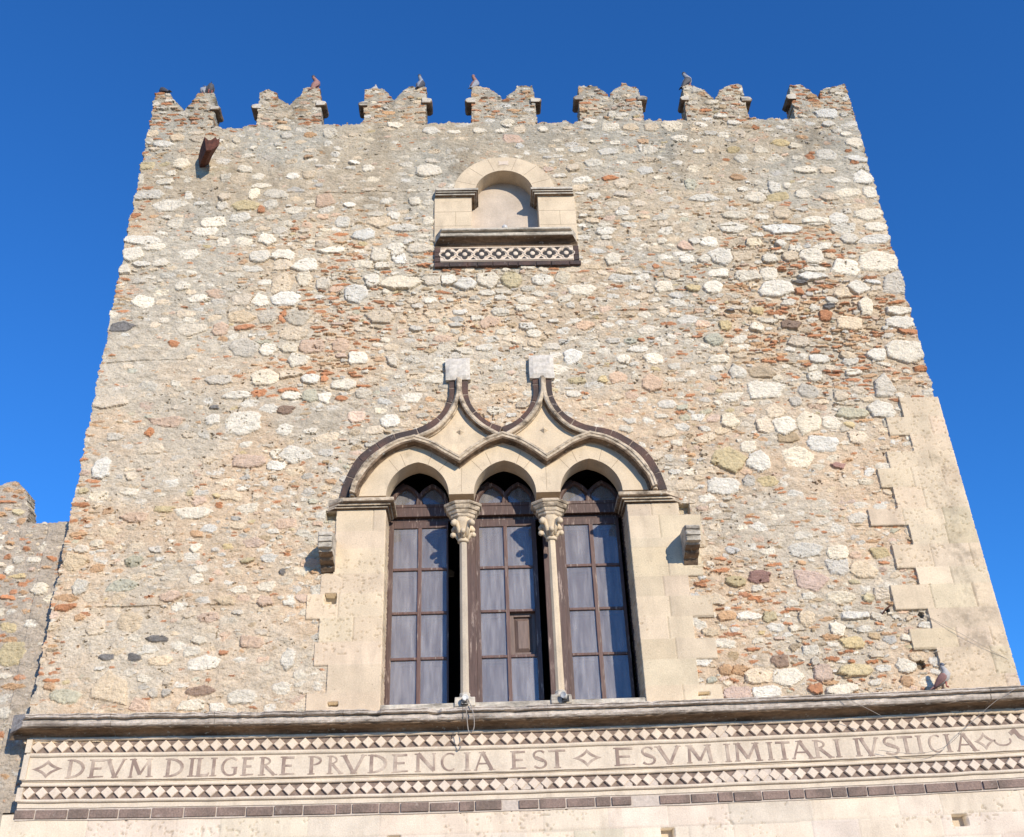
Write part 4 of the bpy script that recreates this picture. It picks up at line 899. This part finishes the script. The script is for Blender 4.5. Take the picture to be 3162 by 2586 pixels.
# lower ashlar wall
G = Field(-5.60, -1.9, 7.2, -1.02, .0125, 6)
sg = np.array([sag(x) for x in G.X[:, 0]])[:, None]; Zl = G.Z - sg
G.H = np.full(G.shape, .0, np.float32); G.Col = np.zeros(G.shape + (3,), np.float32)
rl = np.random.default_rng(12)
cz_ = [(-1.02, -1.30), (-1.30, -1.52), (-1.52, -1.90), (-1.90, -2.3)]
for (zt, zb) in cz_:
    x = -5.7 + rl.uniform(0, .3)
    while x < 7.3:
        l = rl.uniform(.35, .95); v = (G.X >= x) & (G.X < x + l) & (Zl <= zt) & (Zl > zb)
        G.Col[v] = np.array((.68, .57, .45)) * (1 + rl.normal() * .04) * (1 + rl.normal(size=3) * .015); G.H[v] = rl.uniform(-.002, .002)
        j = v & (((G.X - x) < .0125) | ((Zl - zb) < .013)); G.Col[j] *= .88; G.H[j] -= .003; x += l
pn = fbm(G.shape, .0125, .035, .025, 71, 2, .7); pg = fbm(G.shape, .0125, .6, .25, 75, 3)
P_ = (pn > .76) & (pg > .55); G.H[P_] -= .014; G.Col[P_] *= .7
ho = np.zeros(G.shape, bool)
for (x0, x1, z0, z1) in ((4.42, 4.585, -1.47, -1.352), (1.30, 1.45, -1.50, -1.392), (-1.565, -1.435, -1.50, -1.378)):
    v = (G.X > x0) & (G.X < x1) & (G.Z > z0) & (G.Z < z1); G.H[v] = -.11; G.Col[v] = np.array((.52, .43, .32))
gc = np.ones((G.nx - 1, G.nz - 1), bool)
part(patch('lower_wall', G, gc, gc, m_ashv, None, depth=.0, jit=0))
mb = MB(); mb.box(-5.60, 7.2, -.004, .4, -5, -1.9); mb.box(5.45, 7.2, .02, 6, -5, -.12); mb.box(-5.5, 5.5, .13, .45, -1.9, -.2)
part(mb.out('plinth_wall', m_ash))

# ================================================================= BLIND WINDOW NEAR THE TOP
NC = -.075
mb = MB(); n_ = 24
outer = [(NC + .755 * math.cos(t), 7.535 + .715 * math.sin(t)) for t in np.linspace(math.pi, 0, n_ * 2)]
inner = [(NC + .435 * math.cos(t), 7.535 + .445 * math.sin(t)) for t in np.linspace(0, math.pi, n_)]
mb.plate(outer + inner, -.050, .24)
bw = part(mb.out('blind_window', m_ash)); bw['label'] = 'small walled up round arched window high on the tower'
kids = []
def kid(o): o.parent = bw; kids.append(o); return o
for q_ in ([(-1.108, 6.62), (-.563, 6.62), (-.563, 7.46), (-1.108, 7.46)], [(.417, 6.62), (.962, 6.62), (.962, 7.46), (.417, 7.46)]):
    mb = MB(); mb.plate(q_, -.046, .24); kid(mb.out('pilaster', m_ash, None, False, bevel=.004))
mb = MB(); mb.box(-1.06, .92, .27, .33, 6.1, 7.6); kid(mb.out('backing', m_niche))
mb = MB()
for t in (22, 48, 74, 108, 134, 160):
    t = R(t); d = (math.cos(t), math.sin(t)); nn = (-d[1] * .003, d[0] * .003)
    mb.plate([(NC + d[0] * .45 - nn[0], 7.535 + d[1] * .46 - nn[1]), (NC + d[0] * .74 - nn[0], 7.535 + d[1] * .70 - nn[1]), (NC + d[0] * .74 + nn[0], 7.535 + d[1] * .70 + nn[1]), (NC + d[0] * .45 + nn[0], 7.535 + d[1] * .46 + nn[1])], -.0515, -.045)
for x_, x2 in ((-1.10, -.57), (.425, .955)):
    for z_ in (6.90, 7.17): mb.plate([(x_, z_), (x2, z_ + .002), (x2, z_ + .007), (x_, z_ + .005)], -.0475, -.04)
    mb.plate([(x_ + .3, 6.905), (x_ + .305, 6.905), (x_ + .305, 7.17), (x_ + .3, 7.17)], -.0475, -.04)
kid(mb.out('block_joint', bpy.data.materials['joint_line']))
mb = MB()   # butterfly cramp on the keystone
mb.plate([(NC - .075, 8.175), (NC - .06, 8.13), (NC - .075, 8.085), (NC, 8.10), (NC + .085, 8.085), (NC + .075, 8.13), (NC + .085, 8.175), (NC, 8.16)], -.054, -.02)
kid(mb.out('cramp', m_dia))
mb = MB(); mb.box(-.70, .55, .225, .27, 6.5, 8.15); kid(mb.out('recess_panel', m_niche))
NI = [(.0, 7.40), (.02, 7.42), (.03, 7.425), (.06, 7.45), (.085, 7.475), (.09, 7.50), (.115, 7.505), (.115, 7.53), (.105, 7.535), (.11, 7.55), (.09, 7.565)]
NI = [(.0, 7.44), (.02, 7.447), (.062, 7.455), (.066, 7.478), (.088, 7.483), (.093, 7.50), (.112, 7.505), (.115, 7.515), (.115, 7.54), (.10, 7.555), (.0, 7.575)]
for (a, b, l, r_) in ((-1.07, -.575, 'splay', 'ret'), (.43, .93, 'ret', 'splay')):
    rs = MB(); P_ = .115; ring = []
    for p, z in NI:
        q = [(a - .04, .0, z), (a - .04 + .03 * (p / P_), -p - .034, z), (b + p, -p - .034, z), (b + p, .23, z)] if r_ == 'ret' else [(a - p, .23, z), (a - p, -p - .034, z), (b + .03 - .03 * (p / P_), -p - .034, z), (b + .03, 0, z)]
        ring.append(q)
    rs.rings(ring)
    for i in (1, 3, 5): rs.mi[i * 4:i * 4 + 4] = [1] * 4
    kid(rs.out('impost', m_weath, None, False, mats=[m_weath, m_dirt_shade], bevel=.003))
SI = [(.02, 6.46), (.05, 6.475), (.075, 6.485), (.12, 6.53), (.155, 6.575), (.165, 6.60), (.195, 6.61), (.205, 6.64), (.195, 6.655), (.19, 6.66), (.225, 6.665), (.235, 6.70), (.22, 6.71), (.02, 6.73)]
rs = MB(); ring = []; P_ = .235
SI = [(.03, 6.50), (.045, 6.535), (.075, 6.56), (.12, 6.575), (.165, 6.583), (.182, 6.592), (.19, 6.60), (.195, 6.625), (.19, 6.64), (.18, 6.645), (.18, 6.655), (.225, 6.66), (.235, 6.668), (.235, 6.692), (.22, 6.705), (.02, 6.72)]
for p, z in SI: ring.append([(-1.125, .03, z), (-1.115 + .12 * (p / P_), -p, z), (.965 - .12 * (p / P_), -p, z), (.975, .03, z)])
rs.rings(ring)
for i in range(5):
    for k in range(4): rs.mi[i * 4 + k] = 1
kid(rs.out('sill', m_weath, None, False, mats=[m_weath, m_dirt_shade], bevel=.003))
# inlaid panel
mb = MB(); mb.box(-1.10, .955, -.040, .05, 6.15, 6.50)
for a in (0, 1):
    x0, x1 = ((-1.105, -1.03), (.885, .957))[a]
    for z0 in (6.235, 6.325, 6.41): mb.box(x0, x1, -.056, 0, z0 + .003, z0 + .083, .002)
x = -1.105; rr = random.Random(8)
while x < .95:
    l = rr.choice((.12, .20, .22, .24)); x1 = min(x + l, .975); mb.box(x, x1, -.058, 0, 6.152 + rr.uniform(-.004, .004), 6.222, .002); x = x1 + .018
pn_ = kid(mb.out('lava_brick_border', m_brick, None, False, bevel=.003))
mb = MB(); mb.box(-1.022, .878, -.050, .0, 6.235, 6.495); kid(mb.out('inlay_panel', m_dia, None, False, bevel=.003))
mb = MB(); mc_ = MB(); tri = MB()
x0, x1 = -.915, .775
for k in range(8):
    c = x0 + (x1 - x0) * k / 7; zc = 6.368; rx, rz = .098, .094; pts = []
    for i in range(32):
        t = 2 * math.pi * i / 32; rr_ = .62 + .38 * abs(math.cos(2 * t)) ** 1.3; pts.append((c + rx * rr_ * math.cos(t), zc + rz * rr_ * math.sin(t)))
    mb.plate(pts, -.0535, -.04)
    mc_.ball((c, -.054, zc - .002), .036, 10, 6, (1, .35, 1))
    ring = [(c + (rx + .022) * (.66 + .34 * abs(math.cos(2 * t)) ** 1.3) * math.cos(t), zc + (rz + .02) * (.66 + .34 * abs(math.cos(2 * t)) ** 1.3) * math.sin(t)) for t in np.linspace(0, 2 * math.pi, 33)[:-1]]
    mc_.sweep(ring, [(-.005, -.04), (-.005, -.060), (.005, -.060), (.005, -.04)], closed=True)
    if k < 7:
        m_x = c + (x1 - x0) / 14
        for s_ in (-1, 1): tri.plate([(m_x - .04, zc + s_ * .10), (m_x + .04, zc + s_ * .10), (m_x, zc + s_ * .052)], -.0535, -.04)
kid(mb.out('quatrefoil_inlay', m_lava2)); kid(tri.out('triangle_inlay', m_lava2)); kid(mc_.out('rosette_relief', m_dia, None, False))
mb = MB()
for z in (6.48, 6.255): mb.box(-1.015, .872, -.062, -.04, z - .008, z + .008, .001)
kid(mb.out('fillet', m_dia, None, False))

# ================================================================= BRACKETS, SPOUT
def bracket(x0, x1, zt, name='bracket'):
    mb = MB(); p = .43
    # scrolled profile in the y,z plane
    pr = [(0, zt - .42), (-.04, zt - .41), (-.07, zt - .37), (-.09, zt - .335), (-.15, zt - .325), (-.20, zt - .305), (-.22, zt - .27), (-.28, zt - .262), (-.33, zt - .245), (-.35, zt - .215), (-.395, zt - .21), (-.405, zt - .17), (-.405, zt - .15), (-.43, zt - .145), (-.435, zt - .10), (-.41, zt - .09), (-.41, zt - .07), (-.43, zt - .06), (-.43, zt - .015), (-.40, zt), (-.26, zt + .03), (.05, zt + .05)]
    pr.append((.05, zt - .42))
    rs = []
    for i, x in enumerate((x0, x0 + .012, x0 + .06, x1 - .06, x1 - .012, x1)):
        s_ = .97 if i in (0, 5) else 1
        g2 = .02 if i in (2, 3) else 0
        rs.append([(x + random.uniform(-.003, .003), y * s_ * .95 + (g2 if -.36 < y < -.1 and z < zt - .2 else 0), zt + (z - zt) * .90 + random.uniform(-.004, .004)) for y, z in pr])
    mb.rings(rs, ks=range(0, 8))
    return part(mb.out(name, m_weath, None, False, mats=[m_weath, m_dirt_shade], bevel=.004))
bl = bracket(-2.43, -2.265, 1.945); br_ = bracket(1.89, 2.065, 1.915)
bl['label'] = 'carved stone bracket left of the triple window'; br_['label'] = 'carved stone bracket right of the triple window'
mb = MB()
# rusty V-shaped spout
def spring(y, s_, zo, xo, t_=.0): return [(xo - .115 * s_, y, zo + .13 * s_), (xo - .05 * s_, y, zo + .055 * s_), (xo - .01, y, zo + .06 * s_), (xo + .05 * s_, y, zo + .12 * s_), (xo + .075 * s_, y, zo + .07 * s_), (xo + .115 * s_, y, zo + .085 * s_), (xo + .115 * s_, y, zo - .05 * s_), (xo + .02, y, zo - .15 * s_), (xo - .06 * s_, y, zo - .15 * s_)]
mb.rings([spring(.08, .7, 8.26, -4.64), spring(-.2, .85, 8.25, -4.51), spring(-.42, 1.0, 8.25, -4.38)])
part(mb.out('drain_spout', m_rust, None, False))

# ================================================================= NEIGHBOURING WALL
nb = empty('battlement_wall', (-7.0, .33, -5))
tag(nb, 'lower rubble wall with one rounded merlon joining the left side of the tower', 'wall')
W2 = Field(-9.0, -2.4, -5.40, 3.1, .0125, 21)
NS = "-596,77,18,15,Y -598,50,8,4,W -580,155,12,8,W -580,112,9,6,W -591,24,13,6,W -590,9,8,7,W -586,37,14,4,O -632,246,7,5,W -619,245,6,5,O -647,255,7,3,O -645,272,13,2,R -631,286,7,3,O -621,181,6,5,W -608,172,10,3,Y -629,172,6,5,R -639,211,5,5,W -630,214,7,4,Y -601,161,6,3,R -579,215,8,4,W -583,140,4,2,R -595,181,5,3,P -613,193,7,5,G -627,198,5,4,R -605,208,5,3,R -576,183,8,2,O -622,128,7,8,W -580,48,7,4,R"
for tk in NS.split():
    x, z, a, b, c = tk.split(','); x, z, a, b = (float(q) / 100 for q in (x, z, a, b)); W2.stone(x, z, a, b, NAT[c], .045, 0, 3.2, .13)
W2.scatter(500, (.08, .16), (.04, .085), 'WCGPY', (5, 3, 2, 1, .6), (.03, .045), lambda x, z: .55 if z < 1.4 else .15)
W2.scatter(2500, (.045, .10), (.02, .045), 'WCGORY', (2.2, 2, .7, 3.5, 3.5, 1), (.025, .042), lambda x, z: .7)
W2.scatter(4000, (.03, .06), (.012, .025), 'WCGRO', (3, 3, 2, 4, 3), (.022, .036), lambda x, z: .8)
finish(W2, np.full(W2.shape, .021, np.float32) + .012 * (W2.X > -5.85), np.array((.44, .37, .29), np.float32), 60)
ncx = W2.X[:-1, :-1] + .006; ncz = W2.Z[:-1, :-1] + .006
n1 = (fbm(W2.shape, .0125, .2, .1, 66, 4, .65)[:-1, :-1] - .5)
mp = [(-6.72, 2.3), (-6.74, 2.62), (-6.66, 2.86), (-6.52, 2.99), (-6.40, 3.01), (-6.30, 2.94), (-6.20, 2.84), (-6.14, 2.62), (-6.12, 2.3)]
topn = 2.425 + .03 * n1
wc = (ncz < topn); mm_ = inpoly(ncx + .05 * n1, ncz + .04 * n1, mp) & ~wc
mm2 = inpoly(ncx + 1.85 + .05 * n1, ncz + .04 * n1, mp) & ~wc
o = patch('rubble_wall', W2, wc, wc | mm_ | mm2, m_rub, None, y0=.22, depth=.5); o.parent = nb; o.matrix_parent_inverse = Matrix.Translation((7.0, -.33, 5))
for m_ in (mm_, mm2):
    o = patch('merlon', W2, m_, wc | mm_ | mm2, m_rub, None, y0=.22, depth=.22, back=True); o.parent = nb; o.matrix_parent_inverse = Matrix.Translation((7.0, -.33, 5))
mb = MB(); mb.box(-12, -5.46, .42, .84, -5, 2.35); o = mb.out('wall_core', m_mort); o.parent = nb; o.matrix_parent_inverse = Matrix.Translation((7.0, -.33, 5))

# ================================================================= PIGEONS
def pig_mats():
    return {'grey': plain_mat('pigeon_grey', (.26, .27, .30), .8, 0, 40, .2), 'dark': plain_mat('pigeon_dark', (.06, .06, .07), .7, 0, 40, .3), 'brown': plain_mat('pigeon_brown', (.27, .14, .12), .8, 0, 40, .25), 'pale': plain_mat('pigeon_pale', (.40, .38, .36), .8, 0, 40, .15), 'beak': plain_mat('pigeon_beak', (.08, .06, .06)), 'leg': plain_mat('pigeon_leg', (.35, .10, .08)), 'head': plain_mat('pigeon_head', (.10, .11, .14), .6)}
PM_ = pig_mats()
def pigeon(loc, yaw, pitch, bodyc, wingc, headc, label, scale=1.0, hunch=0):
    root = empty('pigeon', loc); root.rotation_euler = (0, 0, yaw); root.scale = (scale * .85,) * 3
    tag(root, label, 'pigeon', 'pigeons perched on the tower')
    # bird faces +X; spine from tail to beak, then pitched up
    cp, sp_ = math.cos(pitch), math.sin(pitch)
    hn = .055 * (1 - hunch)
    sp = [(-.115, .0, .010, .012), (-.09, .004, .03, .022), (-.05, .012, .047, .042), (0, .018, .056, .055), (.045, .022, .055, .056), (.078, .036, .043, .044), (.090, .055 + hn * .5, .029, .030), (.096, .072 + hn, .022, .023), (.108, .082 + hn, .023, .024), (.122, .080 + hn, .017, .018), (.132, .074 + hn, .008, .008)]
    def rot(x, z): return (x * cp - z * sp_, x * sp_ + z * cp + .085)
    mb = MB(); rs = []
    for i, (x, z, w_, h_) in enumerate(sp):
        tan = math.atan2(sp[min(i + 1, 10)][1] - sp[max(i - 1, 0)][1], sp[min(i + 1, 10)][0] - sp[max(i - 1, 0)][0])
        r_ = []
        for k in range(12):
            t = 2 * math.pi * k / 12; u = math.cos(t) * w_; v = math.sin(t) * h_
            X_, Z_ = rot(x - v * math.sin(tan), z + v * math.cos(tan)); r_.append((X_, u, Z_))
        rs.append(r_)
    mb.rings(rs); b = mb.out('body', PM_[bodyc], None, True); b.parent = root
    mb = MB(); hx, hz = rot(.110, .082 + hn); mb.ball((hx, 0, hz), .0262, 12, 8); o = mb.out('head', PM_[headc], None, True); o.parent = root
    mb = MB(); a = rot(.130, .074 + hn); c = rot(.156, .064 + hn); mb.tube([(a[0], 0, a[1]), (c[0], 0, c[1])], [.0065, .002], 6); o = mb.out('beak', PM_['beak']); o.parent = root
    for s_ in (-1, 1):
        mb = MB(); rs = []
        for (x, z, w_, h_) in ((.06, .02, .004, .018), (.04, .022, .009, .040), (0, .018, .011, .045), (-.05, .012, .010, .036), (-.10, .004, .007, .022), (-.15, -.006, .003, .008)):
            yo = s_ * (.050 if x > -.02 else .050 - (-.02 - x) * .28)
            rs.append([(rot(x, z + h_ * math.sin(t))[0], yo + w_ * math.cos(t), rot(x, z + h_ * math.sin(t))[1]) for t in np.linspace(0, 2 * math.pi, 9)[:-1]])
        mb.rings(rs); o = mb.out('wing', PM_[wingc], None, True); o.parent = root
        mb = MB(); mb.tube([(rot(.01, -.03)[0], s_ * .022, rot(.01, -.03)[1]), (.015, s_ * .022, .012), (.045, s_ * .022, .004)], [.008, .0045, .003], 6)
        mb.tube([(.015, s_ * .022, .01), (.036, s_ * .036, .004)], .003, 5); mb.tube([(.015, s_ * .022, .01), (.036, s_ * .008, .004)], .003, 5)
        o = mb.out('leg', PM_['leg']); o.parent = root
    mb = MB(); rs = []
    for x, w_, h_ in ((-.08, .022, .012), (-.13, .022, .007), (-.185, .028, .004)):
        rs.append([(rot(x, .004 + q)[0], p_, rot(x, .004 + q)[1]) for p_, q in ((-w_, -h_), (w_, -h_), (w_, h_), (-w_, h_))])
    mb.rings(rs); o = mb.out('tail', PM_[wingc], None, False, bevel=.003); o.parent = root
    return root
TY = .05
pigeon((-5.42, TY, 9.775), R(150), R(24), 'dark', 'dark', 'dark', 'dark pigeon hunched low on the leftmost corner merlon', 1.17, 1)
pigeon((-4.80, TY + .03, 9.765), R(215), R(50), 'grey', 'grey', 'head', 'grey pigeon at the left of a pair on the first merlon', 1.17, .5)
pigeon((-4.685, TY - .02, 9.765), R(300), R(55), 'dark', 'dark', 'dark', 'dark pigeon at the right of a pair on the first merlon', 1.31, .4)
pigeon((-3.02, TY, 9.86), R(35), R(55), 'brown', 'brown', 'dark', 'reddish brown pigeon upright on the second merlon from the left', 1.31)
pigeon((-2.08, TY, 9.82), R(20), R(30), 'pale', 'pale', 'grey', 'small pale pigeon on the left tip of the third merlon', 0.69)
pigeon((-1.34, TY, 9.845), R(60), R(52), 'grey', 'dark', 'dark', 'grey pigeon with dark head on the right tip of the third merlon', 1.31)
pigeon((-.47, TY, 9.835), R(45), R(50), 'brown', 'grey', 'brown', 'brownish pigeon with its tail hanging over the edge of the middle merlon', 1.31)
pigeon((2.965, TY, 9.83), R(15), R(48), 'grey', 'dark', 'dark', 'slate pigeon with dark wings leaning out on the sixth merlon', 1.45)
pigeon((4.60, -.20, -.005 + sag(4.6)), R(-28), R(30), 'pale', 'brown', 'head', 'brown winged pigeon standing on the cornice by the lower right corner', 1.15)
# put the birds' feet on the masonry: stones carry them at the merlon tops

# ================================================================= LAMPS AND CABLES
def spot(x, y, z, label, yaw=0, s_=1):
    r_ = empty('spotlight', (x, y, z)); r_.rotation_euler = (0, 0, yaw); r_.scale = (s_ * .85,) * 3
    tag(r_, label, 'spotlight', 'spotlights at the feet of the columns')
    mb = MB(); mb.box(-.045, .045, -.03, .03, 0, .012); mb.box(-.048, -.040, -.014, .014, .01, .075); mb.box(.040, .048, -.014, .014, .01, .075); o = mb.out('stand', m_metal, None, False, bevel=.002); o.parent = r_
    mb = MB(); rs = []
    for (d, rr_) in ((.05, .022), (.03, .030), (-.01, .036), (-.04, .040), (-.055, .043), (-.05, .036)):
        rs.append([(math.cos(t) * rr_, d * 1.0, .062 + math.sin(t) * rr_ + (-d) * .35) for t in np.linspace(0, 2 * math.pi, 13)[:-1]])
    mb.rings(rs); o = mb.out('housing', m_white, None, True); o.parent = r_
    return r_
spot(-.742, -.09, -.055, 'small white spotlight at the foot of the left column', R(10))
spot(.375, -.09, -.055, 'small white spotlight tilted at the foot of the right column', R(-35))
dl = empty('dome_lamp', (-.09, -.12, 6.705)); tag(dl, 'small white dome lamp on the sill of the walled up upper window', 'lamp')
mb = MB(); mb.ball((0, 0, .085), .046, 12, 8); o = mb.out('dome', m_white, None, True); o.parent = dl
mb = MB(); mb.tube([(0, 0, 0), (0, 0, .05)], [.03, .022], 10); mb.box(.0, .16, -.01, .01, 0, .014); o = mb.out('base', m_metal); o.parent = dl
def cable(name, pts, r_, label, cat='cable'):
    c = bpy.data.curves.new(name, 'CURVE'); c.dimensions = '3D'; c.bevel_depth = r_; c.bevel_resolution = 1; sp = c.splines.new('NURBS'); sp.points.add(len(pts) - 1)
    for p, q in zip(sp.points, pts): p.co = (*q, 1)
    sp.use_endpoint_u = True; sp.order_u = 3; o = bpy.data.objects.new(name, c); S.collection.objects.link(o)
    dg = bpy.context.evaluated_depsgraph_get(); me = bpy.data.meshes.new_from_object(o.evaluated_get(dg)); me.name = name
    S.collection.objects.unlink(o); bpy.data.objects.remove(o); n = bpy.data.objects.new(name, me); me.materials.clear(); me.materials.append(m_cable); S.collection.objects.link(n)
    return tag(n, label, cat)
cable('hanging_cable', [(-.735, -.08, -.03), (-.72, -.2, -.02), (-.70, -.31, -.06), (-.655, -.34, -.18), (-.635, -.335, -.30), (-.645, -.32, -.40), (-.70, -.30, -.43), (-.715, -.31, -.30), (-.725, -.335, -.14)], .0055, 'pale cable looping down over the cornice below the left column')
cable('slack_wire', [(5.38, -.30, -.10), (5.2, -.33, -.17), (5.0, -.31, -.29), (4.7, -.25, -.50), (4.5, -.16, -.68), (4.25, -.12, -.74), (4.0, -.10, -.73), (3.75, -.08, -.68)], .0028, 'thin slack wire drooping from the right end of the cornice across the lettering', 'wire')
cable('slack_wire', [(3.38, -.33, -.13), (3.45, -.34, -.20), (3.62, -.32, -.28), (3.78, -.28, -.36)], .0028, 'short thin wire hanging over the cornice edge left of the pigeon', 'wire')
cable('slack_wire', [(4.62, -.04, .86), (4.9, -.08, .66), (5.2, -.08, .46), (5.50, -.04, .27)], .0022, 'thin wire crossing the pale corner blocks near the tower edge', 'wire')
cable('iron_hook', [(4.14, .0, .86), (4.17, -.05, .90), (4.215, -.06, .94), (4.26, -.05, .97), (4.27, .0, .98)], .008, 'small dark iron hook beside the corner blocks', 'hook').data.materials[0] = m_rust
